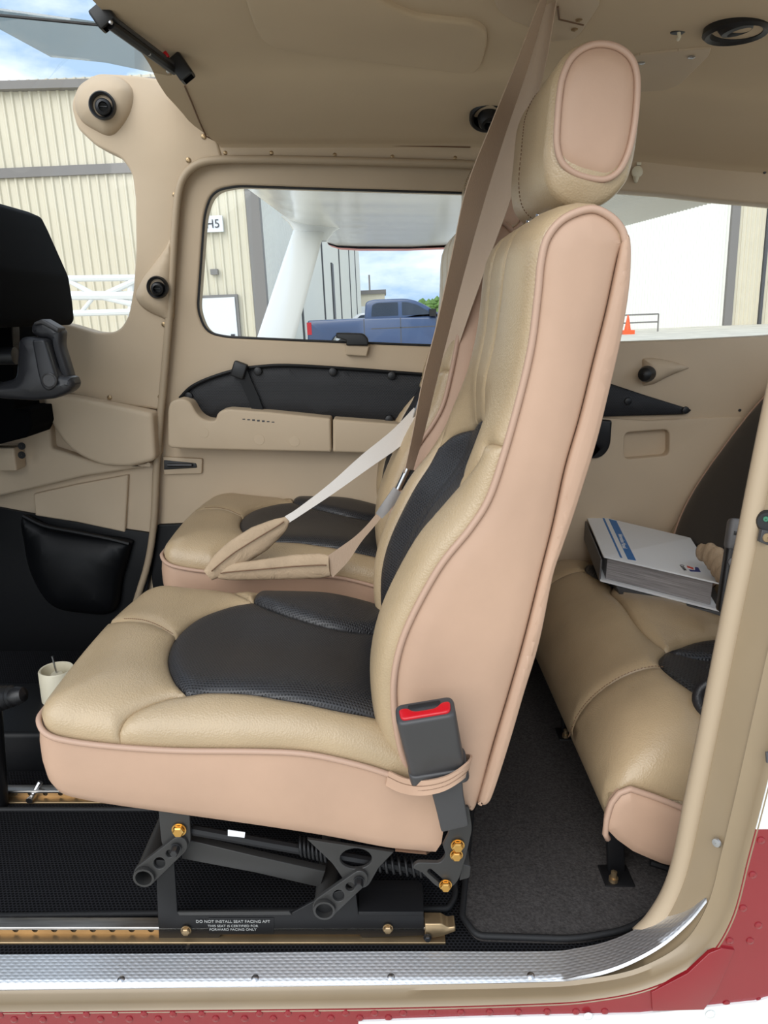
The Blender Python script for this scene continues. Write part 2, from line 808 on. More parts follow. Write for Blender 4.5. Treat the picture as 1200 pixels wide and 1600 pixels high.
M['liner'] = mat('headliner_fabric', (199, 179, 151), 0.75, var=0.06, vscale=3, bump=0.12, bscale=700, spec=0.2)
M['seal'] = mat('tan_rubber_seal', (172, 153, 128), 0.5, spec=0.4)
M['fabric_wall'] = mat('sidewall_plastic', (198, 178, 152), 0.6, var=0.06, vscale=5, bump=0.1, bscale=500, spec=0.3)
M['blackplastic'] = mat('black_plastic', (22, 22, 24), 0.45, bump=0.06, bscale=700)
M['darkplastic'] = mat('dark_grey_plastic', (58, 57, 58), 0.45, bump=0.06, bscale=600)
M['yoke'] = mat('charcoal_yoke_plastic', (40, 40, 43), 0.42, bump=0.06, bscale=600)
M['greyplastic'] = mat('grey_plastic', (98, 97, 98), 0.5)
M['ribbed_black'] = grid_mat('black_ribbed_pocket_cloth', (30, 31, 35), (14, 14, 17), 0.006, 0.0035, 0.35, 0.6, bump=0.3)
M['blackvinyl'] = mat('black_pocket_vinyl', (9, 10, 13), 0.5, bump=0.15, bscale=200, spec=0.3)
M['glare'] = mat('matt_black_glareshield', (3, 4, 6), 0.85, spec=0.08, bump=0.1, bscale=300)
M['carpet'] = grid_mat('black_woven_carpet', (34, 34, 37), (8, 8, 9), 0.0058, 0.0048, 0.34, 0.9, use_uv=False, bump=1.0, spec=0.1)
M['mat_rear'] = mat('charcoal_loop_mat', (66, 63, 62), 0.95, var=0.4, vscale=260, bump=1.0, bscale=330, spec=0.05)
M['binding'] = mat('black_binding_tape', (20, 20, 22), 0.7, bump=0.4, bscale=300)
M['framepaint'] = mat('dark_satin_frame_paint', (48, 47, 46), 0.42, spec=0.4, bump=0.04, bscale=800)
M['frameblack'] = mat('black_frame_paint', (16, 16, 18), 0.5, spec=0.35)
M['gold'] = mat('cadmium_gold_bolt', (214, 168, 96), 0.32, metal=1.0)
M['steel'] = mat('bright_steel', (190, 190, 192), 0.28, metal=1.0)
M['chrome'] = mat('chrome', (225, 225, 228), 0.12, metal=1.0)
M['darkbolt'] = mat('dark_bolt', (70, 70, 72), 0.35, metal=0.8)
M['rail'] = mat('worn_aluminium_rail', (200, 196, 190), 0.35, metal=1.0, var=0.2, vscale=20, stretch=(1, 20, 20))
M['railgold'] = mat('alodined_rail_flange', (176, 152, 118), 0.4, metal=0.9, var=0.15, vscale=15)
M['jamb'] = mat('tan_painted_jamb', (142, 124, 98), 0.38, var=0.05, vscale=10, spec=0.5, coat=0.2)
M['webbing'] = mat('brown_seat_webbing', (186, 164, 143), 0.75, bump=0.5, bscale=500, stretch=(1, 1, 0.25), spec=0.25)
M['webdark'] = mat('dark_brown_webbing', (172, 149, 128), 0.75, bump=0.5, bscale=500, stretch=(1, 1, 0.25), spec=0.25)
M['webwhite'] = mat('white_lap_webbing', (222, 216, 209), 0.7, bump=0.4, bscale=500, spec=0.25)
M['sleeve'] = mat('beige_belt_sleeve', (176, 154, 128), 0.75, var=0.12, vscale=18, bump=0.6, bscale=300, spec=0.2, wrinkle=0.6)
M['redbutton'] = mat('red_button', (186, 14, 28), 0.28)
M['white_paint'] = mat('white_aircraft_paint', (226, 228, 226), 0.22, coat=0.5)
M['red_paint'] = mat('red_aircraft_paint', (132, 24, 32), 0.25, coat=0.6, var=0.06, vscale=12)
M['tip_red'] = mat('red_wing_tip', (196, 84, 70), 0.4)
M['concrete'] = mat('apron_concrete', (204, 198, 184), 0.9, var=0.16, vscale=1.3, bump=0.3, bscale=60)
M['paper'] = mat('white_paper_cover', (226, 229, 232), 0.42)
M['pages'] = mat('grey_page_edges', (150, 146, 146), 0.8, var=0.35, vscale=14, stretch=(1, 1, 40))
M['blue'] = mat('blue_print', (20, 108, 178), 0.45)
M['navy'] = mat('navy_print', (26, 44, 120), 0.45)
M['redprint'] = mat('red_print', (205, 60, 48), 0.45)
M['ink'] = mat('dark_ink', (60, 60, 64), 0.6)
M['whiteprint'] = mat('white_print', (225, 228, 230), 0.5)
M['greyprint'] = mat('grey_placard_print', (165, 165, 162), 0.6)
M['ivory'] = mat('ivory_plastic', (222, 214, 190), 0.4)
M['glass'] = glass_mat('window_acrylic', (0.97, 0.98, 0.98), 1.18)
M['windscreen'] = glass_mat('windscreen_acrylic', (0.97, 0.98, 0.98), 1.3, 0.03)
M['visor'] = glass_mat('smoked_visor_acrylic', (0.70, 0.68, 0.62), 1.5, 0.12)
M['beige_siding'] = mat('beige_metal_siding', (208, 200, 178), 0.55, var=0.03, vscale=1)
M['white_siding'] = mat('white_metal_siding', (228, 227, 218), 0.5, var=0.02, vscale=1)
M['grey_trim'] = mat('grey_building_trim', (120, 116, 112), 0.6)
M['dark_trim'] = mat('dark_building_trim', (74, 74, 76), 0.6)
M['door_white'] = mat('white_steel_door', (224, 228, 230), 0.5)
M['truck_blue'] = mat('blue_truck_paint', (50, 70, 106), 0.25, coat=0.7)
M['truck_glass'] = mat('dark_truck_glass', (48, 58, 72), 0.08)
M['rubber'] = mat('tyre_rubber', (26, 26, 26), 0.8)
M['orange'] = mat('orange_cone_plastic', (232, 92, 40), 0.5)
M['leaf'] = mat('tree_leaves', (96, 128, 62), 0.8, var=0.3, vscale=3)
M['bark'] = mat('tree_bark', (88, 70, 54), 0.9)
M['wing_white'] = mat('white_wing_paint', (238, 235, 226), 0.2, coat=0.4, bump=0.8, bscale=5)
M['green_dot'] = mat('green_plastic_dot', (52, 110, 84), 0.4)
M['carwhite'] = mat('white_car_paint', (222, 224, 226), 0.3, coat=0.5)


def plate_mat():
    """bright sill plate with an embossed lozenge weave"""
    m = bpy.data.materials.new('embossed_aluminium_sill')
    m.use_nodes = True
    nt = m.node_tree
    b = nt.nodes['Principled BSDF']
    b.inputs['Metallic'].default_value = 1.0
    b.inputs['Roughness'].default_value = 0.48
    b.inputs['Base Color'].default_value = lin((224, 226, 229))
    tc = nt.nodes.new('ShaderNodeTexCoord')
    sx = nt.nodes.new('ShaderNodeSeparateXYZ')
    nt.links.new(tc.outputs['UV'], sx.inputs[0])
    u = nmath(nt, 'MULTIPLY', sx.outputs[0], 1 / 0.0105)
    v = nmath(nt, 'MULTIPLY', sx.outputs[1], 1 / 0.0042)
    row = nmath(nt, 'MULTIPLY', nmath(nt, 'MODULO', nmath(nt, 'FLOOR', v), 2.0), 0.5)
    fu = nmath(nt, 'SUBTRACT', nmath(nt, 'FRACT', nmath(nt, 'ADD', u, row)), 0.5)
    fv = nmath(nt, 'SUBTRACT', nmath(nt, 'FRACT', v), 0.5)
    d = nmath(nt, 'ADD', nmath(nt, 'MULTIPLY', nmath(nt, 'ABSOLUTE', fu), 1.0), nmath(nt, 'MULTIPLY', nmath(nt, 'ABSOLUTE', fv), 0.9))
    mr = nt.nodes.new('ShaderNodeMapRange')
    mr.inputs['From Min'].default_value = 0.12
    mr.inputs['From Max'].default_value = 0.5
    mr.inputs['To Min'].default_value = 1
    mr.inputs['To Max'].default_value = 0
    nt.links.new(d, mr.inputs['Value'])
    bp = nt.nodes.new('ShaderNodeBump')
    bp.inputs['Strength'].default_value = 0.25
    bp.inputs['Distance'].default_value = 0.0010
    nt.links.new(mr.outputs['Result'], bp.inputs['Height'])
    nt.links.new(bp.outputs['Normal'], b.inputs['Normal'])
    return m


M['plate'] = plate_mat()

# ================================================================== SETTING
YW = 1.75      # inner face of the far sidewall


# ---- floor
g = G()
solid(g, rect(-1.45, 0.806, 1.7, 1.80), frame_up(0.0), 0.03)
floor = structure('floor', g, M['carpet'])

# ---- ceiling: a headliner arched over the cabin
CS = [(0.755, 0.345), (0.775, 0.365), (0.82, 0.392), (0.90, 0.412), (1.0, 0.425), (1.15, 0.43), (1.30, 0.43), (1.40, 0.428), (1.455, 0.42), (1.485, 0.408), (1.52, 0.400),
      (1.60, 0.388), (1.67, 0.372), (1.715, 0.357), (1.738, 0.348), (1.765, 0.325), (1.785, 0.29)]
CS = cr(CS, 3)


def ceil_z(x, y):
    ys = [c[0] for c in CS]
    zs = [c[1] for c in CS]
    z = np.interp(y, ys, zs)
    t = np.clip((x - 0.2) / 0.75, 0, 1)
    return CZ + z - 0.05 * t * t * (3 - 2 * t)


def ceil_front(y):
    return np.interp(y, [0.7, 1.19, 1.55, 1.66, 1.74], [-0.43, -0.415, -0.41, -0.395, -0.352])


def ceil_pt(px, py, drop=0.0):
    """where the sight line meets the headliner"""
    d = ray(px, py)
    prev = None
    for i in range(900):
        t = 0.6 + i * 0.0025
        p = Vector((0, 0, CZ)) + d * t
        if p.y > 1.74:
            break
        if p.z >= float(ceil_z(p.x, p.y)) - drop:
            return p
    return P(px, py, 1.738)


g = G()
nx = 44
rows = []
for k in range(nx + 1):
    for (y, z) in CS:
        xf = float(ceil_front(y))
        x = xf + (1.08 - xf) * k / nx
        g.v.append((x, y, float(ceil_z(x, y))))
ny = len(CS)
nlow = len(g.v)
for k in range(nx + 1):
    for (y, z) in CS:
        xf = float(ceil_front(y))
        x = xf + (1.08 - xf) * k / nx
        g.v.append((x, y, float(ceil_z(x, y)) + 0.07))
for k in range(nx):
    for j in range(ny - 1):
        a = k * ny + j
        g.f.append((a, a + 1, a + ny + 1, a + ny))
        b = a + nlow
        g.f.append((b, b + ny, b + ny + 1, b + 1))
for j in range(ny - 1):
    g.f.append((j, nlow + j, nlow + j + 1, j + 1))
    a = nx * ny + j
    g.f.append((a, a + 1, nlow + a + 1, nlow + a))
for k in range(nx):
    a, b = k * ny, (k + 1) * ny
    g.f.append((a, b, nlow + b, nlow + a))
    a, b = k * ny + ny - 1, (k + 1) * ny + ny - 1
    g.f.append((a, nlow + a, nlow + b, b))
ceiling = structure('ceiling', g, M['liner'], 60)


def ceil_slab(name, pts, depth, mt, parent, r=0.0, bev=0.002, proud=0.002, holes=()):
    """thin plate that follows the headliner"""
    o = fil(pts, r)
    q = [ceil_pt(a, b) for a, b in o]
    zc = sum(p.z for p in q) / len(q)
    g = G()

    def warp(p):
        return Vector((p.x, p.y, float(ceil_z(p.x, min(p.y, 1.738))) + (p.z - zc)))
    solid(g, [(p.x, p.y) for p in q], frame_down(zc - proud), depth + proud, bev, 0, 0, None, 0.03, [[(ceil_pt(a, b).x, ceil_pt(a, b).y) for a, b in hh] for hh in holes], warp=warp)
    return mk(name, g, mt, parent)


# white outer roof skin over the headliner
g = G()
yy_ = [0.742, 0.742, 0.80, 0.95, 1.3, 1.6, 1.79, 1.79]
zz_ = [0.338, 0.425, 0.47, 0.505, 0.515, 0.49, 0.44, 0.36]
for k in range(9):
    x = -0.45 + 1.54 * k / 8
    dr = float(ceil_z(x, 1.2) - ceil_z(-0.2, 1.2))
    for y, z in zip(yy_, zz_):
        g.v.append((x, y, CZ + z + dr))
for k in range(8):
    for j in range(7):
        a = k * 8 + j
        g.f.append((a, a + 1, a + 9, a + 8))
mk('roof_skin', g, M['white_paint'], ceiling, 40)
# raised pan in the headliner above the right door
ceil_slab('headliner_pan', [(376, -30), (392, 20, 10), (408, 58, 26), (445, 71, 20), (560, 86, 40), (735, 109, 16), (752, 98, 16), (764, 48, 20), (748, 30, 20), (640, 18, 40), (560, -30, 10)],
          0.004, M['liner'], ceiling, 5, 0.005, 0.009)
# retaining strip along the edge of the headliner, with its screws
strip = pslab('headliner_strip', [(340, 222), (560, 226), (800, 231), (800, 252), (560, 249), (345, 246)], 1.741, 0.012, M['trim'], ceiling, 2, 0.001)
for (x, y) in [(352, 239), (424, 239), (523, 242), (613, 245), (711, 247)]:
    gg = G()
    screw(gg, P(x, y, 1.741), (0, -1, 0), 0.0045)
    mk('screw', gg, M['railgold'], strip)
g = G()
tube(g, [ceil_pt(x, y, 0.001) + Vector((0, -0.001, -0.001)) for x, y in [(289, 134), (300, 160), (312, 190), (322, 212)]] + [P(340, 222, 1.738), P(560, 226, 1.738), P(735, 230, 1.738)], 0.0016, 6)
mk('headliner_seam', g, M['stitch'], ceiling)

# ---- far sidewall
wall_right = root_structure('wall_right', (0, 1.80, 0))
post = pslab('front_post_trim', [(214, 118, 8), (190, 116), (150, 114, 12), (122, 132, 10), (110, 163, 12), (120, 200, 10), (150, 228, 10), (190, 247, 10), (206, 270, 12), (211, 310), (212, 390),
                                 (208, 452, 10), (200, 496, 14), (184, 519, 14), (150, 520, 10), (110, 508), (55, 495), (-40, 484), (-40, 595), (60, 608), (110, 616), (165, 629), (252, 641), (258, 560), (265, 480), (272, 350),
                                 (279, 295, 8), (298, 263, 10), (335, 249, 8), (347, 246), (338, 216), (308, 180), (288, 128)],
             YW - 0.014, 0.05, M['trim'], wall_right, 3, 0.006)
for (x, y) in [(301, 172), (318, 213), (294, 250), (273, 304), (256, 507), (171, 621), (250, 620)]:
    gg = G()
    screw(gg, P(x, y, YW - 0.016), (0, -1, 0), 0.0055)
    mk('screw', gg, M['railgold'], post)
# pods that carry the two front air vents
pslab('vent_pod', [(117, 165), (124, 138), (150, 120), (185, 120), (208, 140), (205, 175), (186, 205), (170, 213), (150, 205), (128, 190)], YW - 0.012, 0.02, M['trim'], wall_right, puff=0.035, pr=0.06, smooth=True, sharp=180)
pslab('vent_pod', [(272, 342), (262, 380), (240, 412), (222, 436), (212, 462), (224, 482), (250, 496), (268, 500), (270, 470), (272, 400)], YW - 0.012, 0.02, M['trim'], wall_right, puff=0.028, pr=0.06, smooth=True, sharp=180)
# lower front sidewall
pslab('lower_side_panel', [(-40, 590), (60, 608), (110, 617), (165, 630), (253, 642), (246, 760), (242, 833), (195, 830), (120, 815), (52, 803), (-40, 788)], YW - 0.004, 0.04, M['fabric_wall'], wall_right, 2, 0.002)
pslab('side_armrest', [(64, 618), (110, 620, 10), (170, 632), (238, 646, 8), (243, 720, 10), (200, 730), (160, 728), (120, 712, 20), (92, 684, 20), (74, 650, 10)], YW - 0.06, 0.065, M['fabric_wall'], wall_right, 9, 0.010, 0.0, sharp=60)
pslab('side_ledge', [(-40, 640), (75, 632), (80, 700), (150, 722), (238, 724), (230, 730), (130, 745), (0, 776), (-40, 783)], YW - 0.032, 0.03, M['fabric_wall'], wall_right, 4, 0.008)
pslab('kick_panel', [(52, 772), (120, 757), (200, 742), (195, 832), (120, 816), (55, 806)], YW - 0.016, 0.02, M['fabric_wall'], wall_right, 2, 0.004)
g = G()
box(g, P(8, 715, YW - 0.06), (0.07, 0.05, 0.055), None, 0.005)
brk = mk('bracket', g, M['fabric_wall'], wall_right)
for yy in (697, 711):
    gg = G()
    lathe(gg, [(0.0085, -0.001), (0.0085, 0.0015), (0.0005, 0.0012)], P(34, yy, YW - 0.086), (0, -1, 0), 14)
    mk('hole_plug', gg, M['blackplastic'], brk)
# dark lower lining and the sagging pocket
pslab('dark_lining', [(-60, 782), (52, 803), (120, 816), (242, 834), (232, 912), (215, 1000), (150, 1240), (-260, 1240)], YW - 0.012, 0.03, M['blackvinyl'], wall_right, 2, 0.002)
pslab('map_pocket', [(36, 808), (80, 826), (140, 836), (200, 845), (203, 858), (190, 905), (178, 955), (130, 958), (80, 945), (50, 900), (38, 850)], YW - 0.03, 0.03, M['blackvinyl'], wall_right, puff=0.035, pr=0.13, smooth=True, sharp=180)
g = G()
tube(g, [P(x, y, YW - 0.036) for x, y in cr([(36, 806), (70, 822), (120, 832), (170, 842), (202, 850)], 5)], 0.006, 8)
mk('pocket_hem', g, M['blackvinyl'], wall_right)

# ---- rear quarter panel with the aft window
W3 = fil([(878, 312, 14), (960, 297), (1040, 303), (1120, 312), (1200, 319), (1360, 336, 20), (1360, 512, 20), (1200, 525), (1080, 531), (960, 535), (880, 536, 14)], 0)
pslab('quarter_panel', [(816, 236), (1000, 240), (1200, 264), (1480, 300), (1480, 665), (1300, 670), (1100, 672), (930, 668), (800, 660)], YW - 0.004, 0.05, M['fabric_wall'], wall_right, 0, 0.006, holes=[W3])
g = G()
tube(g, [P(x, y, YW - 0.006) for x, y in [(1000, 240), (1100, 252), (1200, 265), (1320, 280)]], 0.0018, 6)
mk('panel_seam', g, M['stitch'], wall_right)
for (x, y) in [(1091, 257), (1195, 269), (1156, 641)]:
    gg = G()
    screw(gg, P(x, y, YW - 0.006), (0, -1, 0), 0.0035)
    mk('screw', gg, M['darkbolt'], wall_right)
low = pslab('lower_quarter_panel', [(790, 645), (930, 652), (1010, 657), (1120, 652), (1480, 648), (1480, 1050), (790, 1050)], YW - 0.010, 0.04, M['fabric_wall'], wall_right, 0, 0.004,
            holes=[fil([(976, 676, 10), (1046, 671, 10), (1046, 712, 10), (975, 718, 10)])])
pslab('recess_back', [(970, 668), (1050, 664), (1050, 722), (970, 724)], YW + 0.016, 0.004, M['fabric_wall'], wall_right)
pslab('black_grab_cup', [(920, 655, 4), (957, 657, 4), (954, 700, 12), (940, 716, 10), (920, 717)], YW - 0.022, 0.03, M['blackplastic'], wall_right, 2, 0.005)
tri = pslab('black_side_pocket', [(800, 575), (900, 583), (950, 598), (1010, 618), (1084, 641, 6), (1070, 648), (1000, 650), (930, 652), (800, 648)], YW - 0.020, 0.02, M['ribbed_black'], wall_right, 3, 0.006, 0.004, 0.03)
for (x, y) in [(981, 627), (1071, 641)]:
    gg = G()
    lathe(gg, [(0.009, 0), (0.008, 0.004), (0.004, 0.0055), (0.0005, 0.0055)], P(x, y, YW - 0.023), (0, -1, 0), 16)
    mk('snap', gg, M['blackplastic'], tri)
pslab('vent_fairing', [(1004, 560, 4), (1020, 559, 6), (1050, 564, 12), (1080, 574, 6), (1050, 585, 12), (1022, 600, 6), (1004, 603, 4)], YW - 0.006, 0.01, M['fabric_wall'], wall_right, 4, puff=0.026, pr=0.034, sharp=180)
g = G()
lathe(g, [(0.018, -0.005), (0.019, 0.01), (0.015, 0.026), (0.008, 0.032), (0.0005, 0.033)], P(1012, 584, YW - 0.022), (-0.55, -0.8, 0), 20)
mk('vent_knob', g, M['blackplastic'], wall_right)

# ---- front bulkhead below the panel and rear bulkhead
g = G()
solid(g, [(0.79, -0.02), (1.80, -0.02), (1.80, 0.80), (0.79, 0.80)], (Vector((-1.42, 0, 0)), Vector((0, 1, 0)), Vector((0, 0, 1)), Vector((1, 0, 0))), 0.03)
structure('wall_front', g, M['frameblack'])
g = G()
solid(g, [(0.79, -0.02), (1.80, -0.02), (1.80, 0.80), (0.79, 0.80)], (Vector((1.58, 0, 0)), Vector((0, 1, 0)), Vector((0, 0, 1)), Vector((-1, 0, 0))), 0.03)
structure('wall_rear', g, M['fabric_wall'])

# ---- sloping rear window between the roof and the rear bulkhead
g = G()
for k in range(13):
    y = 0.78 + 0.98 * k / 12
    g.v.append((1.08, y, float(ceil_z(1.08, min(1.73, max(0.76, y)))) + 0.03))
    g.v.append((1.60, y, 0.80))
for k in range(12):
    g.f.append((2 * k, 2 * k + 1, 2 * k + 3, 2 * k + 2))
tag(mk('window_4', g, M['windscreen'], None, 180), kind='structure')

# ---- the right door
door = root_structure('door_1', (-0.1, 1.80, 0.02))
W2 = fil([(313, 400), (318, 330, 22), (332, 296, 22), (372, 289, 10), (520, 294), (800, 302, 30), (800, 545, 30), (660, 541), (480, 534), (352, 528, 14), (320, 520, 22), (307, 484, 14)], 0)
SEALPX = [(196, 1000), (213, 940), (231, 880), (240, 820), (244, 740), (250, 660), (258, 570), (266, 470), (272, 370), (278, 305), (288, 275), (308, 257), (338, 250), (400, 249), (520, 251), (640, 254), (735, 257), (800, 262), (838, 275), (850, 310), (848, 420), (840, 640), (830, 900)]
SEAL = cr(SEALPX, 5)
dpx = [q for q in SEAL]
dpanel = pslab('door_panel', dpx + [(820, 1010), (240, 1010)], YW + 0.006, 0.05, M['trim'], door, 0, 0.006, holes=[W2])
g = G()
tube(g, [P(x, y, YW - 0.017) for x, y in SEAL], 0.0085, 10)
tag(mk('trim_1', g, M['seal'], None, 180), kind='structure')
# inner bead round the door window, black rubber at the glass edge
g = G()
tube(g, [P(x, y, YW + 0.012) for x, y in inset(ccw(W2, True), 1.5)], 0.0032, 8, True)
mk('window_rubber', g, M['blackplastic'], door)
g = G()
solid(g, pl(inset(ccw(W2), -8), YW + 0.03), frame_y(YW + 0.03), 0.004)
tag(mk('window_2', g, M['glass'], None), kind='structure')
g = G()
solid(g, pl(inset(ccw(W3), -8), YW + 0.03), frame_y(YW + 0.03), 0.004)
tag(mk('window_3', g, M['glass'], None), kind='structure')
# dark pocket along the door
pk = pslab('map_pocket', [(281, 622, 4), (300, 604), (330, 590), (370, 578), (405, 573, 20), (450, 571), (540, 576), (660, 585), (790, 595), (790, 668), (660, 664), (500, 655), (330, 655), (310, 650), (294, 628)], YW - 0.012, 0.03, M['ribbed_black'], door, 3, 0.006, 0.006, 0.03)
g = G()
tube(g, [P(x, y, YW - 0.016) for x, y in cr([(281, 622), (300, 604), (330, 590), (370, 578), (405, 573), (450, 571), (540, 576), (660, 585)], 5)], 0.004, 8)
mk('pocket_hem', g, M['blackvinyl'], pk)
for (x, y) in [(295, 619), (403, 580), (520, 581), (612, 587), (608, 655)]:
    gg = G()
    lathe(gg, [(0.010, 0), (0.009, 0.004), (0.005, 0.0055), (0.0005, 0.0055)], P(x, y, YW - 0.019), (0, -1, 0), 16)
    mk('snap', gg, M['blackplastic'], pk)
# pull strap
g = G()
box(g, P(374, 578, YW - 0.03), (0.032, 0.02, 0.036), Matrix.Rotation(rad(20), 3, 'Y'), 0.004)
hs = mk('strap_clip', g, M['blackplastic'], door)
g = G()
sp = [P(x, y, YW - 0.028) for x, y in [(378, 580), (386, 600), (396, 622), (406, 650)]]
ribbon(g, sp, [Vector((0.012, 0, 0.004))] * 4, 0.003)
mk('pull_strap', g, M['blackvinyl'], door)
# armrest in two castings
arm = pslab('armrest', [(262, 640, 8), (266, 627, 8), (284, 622, 8), (297, 628, 6), (308, 648, 8), (320, 657, 8), (336, 658, 4), (340, 644, 8), (354, 639, 8), (420, 644), (517, 654, 4), (518, 707, 4), (430, 705), (300, 702), (262, 700, 8)], YW - 0.065, 0.072, M['trim'], door, 2, 0.0055)
pslab('armrest', [(520, 655, 4), (640, 664), (700, 668), (700, 712), (600, 709), (520, 707, 4)], YW - 0.065, 0.072, M['trim'], door, 2, 0.0055)
for (x, y) in [(318, 676), (405, 687), (460, 690)]:
    gg = G()
    lathe(gg, [(0.013, -0.001), (0.012, 0.0006), (0.006, 0.0008), (0.0005, 0.0008)], P(x, y, YW - 0.065), (0, -1, 0), 18)
    mk('screw_cap', gg, M['trim'], arm)
g = G()
for k in range(7):
    box(g, P(381 + k * 7.6, 655 + k * 0.75, YW - 0.065), (0.0062, 0.0012, 0.0022 + 0.0016 * (k in (2, 3, 4))), None, 0)
mk('door_placard', g, M['ink'], arm)
# latch slot
lt = pslab('latch_plate', [(254, 714, 2), (316, 717, 3), (315, 740, 3), (256, 742, 3)], YW - 0.004, 0.012, M['trim'], door, 2, 0.002)
pslab('latch_slot', [(256, 719), (306, 724, 2), (308, 731, 2), (256, 734)], YW - 0.0065, 0.006, M['blackplastic'], lt, 1, 0.001)
g = G()
tube(g, [P(262, 727, YW - 0.012), P(300, 727, YW - 0.012)], 0.004, 8)
mk('latch_bar', g, M['darkbolt'], lt)
# door's dark foot
pslab('scuff_panel', [(246, 820, 3), (300, 818), (420, 818), (800, 818), (800, 1000), (250, 1000), (236, 900)], YW - 0.004, 0.02, M['blackvinyl'], door, 4, 0.003)
# window catch
g = G()
solid(g, pl(fil([(525, 520, 2), (568, 521, 5), (576, 530, 4), (575, 540, 2), (541, 540, 2), (541, 532), (525, 528)], 0), YW - 0.018), frame_y(YW - 0.018), 0.02, 0.003)
mk('window_catch', g, M['blackplastic'], door)
pslab('catch_block', [(538, 539), (577, 541), (573, 557, 2), (540, 555, 2)], YW - 0.012, 0.02, M['trim'], door, 1, 0.003)

# ---- windscreen, wrapping round to the right post
top = [Vector(q) for q in cr([(-0.425, 0.72, CZ + 0.40), (-0.44, 1.0, CZ + 0.445), (-0.46, 1.3, CZ + 0.47), (-0.56, 1.58, CZ + 0.50), (-0.68, 1.74, CZ + 0.50), (-0.50, 1.782, CZ + 0.50), (-0.30, 1.785, CZ + 0.50)], 5)]
bot = [Vector(q) for q in cr([(-1.40, 0.72, CZ - 0.10), (-1.42, 1.0, CZ - 0.06), (-1.40, 1.3, CZ - 0.06), (-1.30, 1.60, CZ - 0.08), (-1.05, 1.765, CZ - 0.10), (-0.60, 1.785, CZ - 0.10), (-0.30, 1.785, CZ - 0.10)], 5)]
g = G()
nt_ = 10
for a, b in zip(top, bot):
    for k in range(nt_ + 1):
        t = k / nt_
        p = a.lerp(b, t)
        out = math.sin(math.pi * t) * 0.035
        g.v.append((p.x, p.y, p.z + out))
for i in range(len(top) - 1):
    for k in range(nt_):
        a = i * (nt_ + 1) + k
        g.f.append((a, a + 1, a + nt_ + 2, a + nt_ + 1))
tag(mk('window_1', g, M['windscreen'], None, 180), kind='structure')

# ---- near side: door frame, sill and outer skin
# curve of the door opening (x, z) at the inner and outer lip
inner_px = [(1230, 560), (1205, 680), (1180, 790), (1148, 950), (1118, 1100), (1090, 1240), (1070, 1330), (1052, 1385), (1022, 1440), (972, 1478), (900, 1492), (840, 1497), (600, 1498), (300, 1500), (0, 1502), (-300, 1504)]
outer_px = [(1370, 560), (1330, 680), (1296, 800), (1250, 960), (1214, 1110), (1183, 1240), (1160, 1330), (1134, 1428), (1090, 1492), (1008, 1533), (920, 1551), (830, 1557), (600, 1563), (300, 1567), (0, 1571), (-300, 1574)]
YI, YO = 0.803, 0.742
inn = cr([(P(x, y, YI).x, P(x, y, YI).z) for x, y in inner_px], 8)
oun = cr([(P(x, y, YO).x, P(x, y, YO).z) for x, y in outer_px], 8)
wall_left = root_structure('wall_left', (0.1, 0.72, -0.05))
g = G()
secs = []
for (xi, zi), (xo, zo) in zip(inn, oun):
    a = Vector((xi, YI, zi))
    b = Vector((xo, YO, zo))
    n = Vector((0, 0, 0))
    mid = a.lerp(b, 0.78)
    out = b + Vector((0, -0.010, 0))
    d = (b - a)
    perp = Vector((d.z, 0, -d.x))
    away = Vector((xo - 0.0, 0, zo - 0.45)).normalized()     # away from the opening
    rdg = a.lerp(b, 0.72) - away * 0.0045
    secs.append([a + Vector((0, 0.012, 0)) + away * 0.012, a, a.lerp(b, 0.4), a.lerp(b, 0.66), rdg, mid, b + Vector((0, 0.002, 0)), b + away * 0.0015 + Vector((0, -0.005, 0)), b + away * 0.006 + Vector((0, -0.0085, 0)),
                 b + away * 0.010 + Vector((0, -0.007, 0)), b + away * 0.011 + Vector((0, 0.01, 0))])
ns = len(secs[0])
for s_ in secs:
    g.v += [tuple(q) for q in s_]
for i in range(len(secs) - 1):
    for k in range(ns - 1):
        a = i * ns + k
        g.f.append((a, a + 1, a + ns + 1, a + ns))
mk('door_frame', g, M['jamb'], wall_left, 50)
gg = G()
lathe(gg, [(0.006, 0), (0.005, 0.002), (0.0005, 0.0025)], P(1122, 1314, 0.768) + Vector((-0.003, -0.003, 0.0)), (-0.75, -0.6, 0.1), 14)
mk('screw', gg, M['steel'], wall_left)

# rubber bulb seal on the aft post
g = G()
bulb = [P(x, y, 0.806) for x, y in cr([(1240, 500), (1214, 620), (1188, 745), (1165, 860), (1140, 980), (1112, 1120), (1085, 1250), (1066, 1345), (1048, 1398), (1022, 1440), (1000, 1462)], 6)]
tube(g, bulb, 0.0125, 12)
tag(mk('trim_2', g, M['seal'], None, 180), kind='structure')

# embossed scuff plate on the sill
pin_px = [(-260, 1500), (0, 1499), (300, 1497), (600, 1494), (840, 1494), (900, 1489), (955, 1476), (1005, 1452), (1050, 1421), (1075, 1399)]
pout_px = [(-260, 1550), (0, 1547), (300, 1545), (600, 1543), (835, 1540), (910, 1530), (970, 1513), (1030, 1482), (1075, 1444), (1103, 1410)]
pin_ = cr([(P(x, y, 0.806).x, P(x, y, 0.806).z + 0.008) for x, y in pin_px], 8)
pou_ = cr([(P(x, y, 0.764).x, P(x, y, 0.764).z + 0.006) for x, y in pout_px], 8)


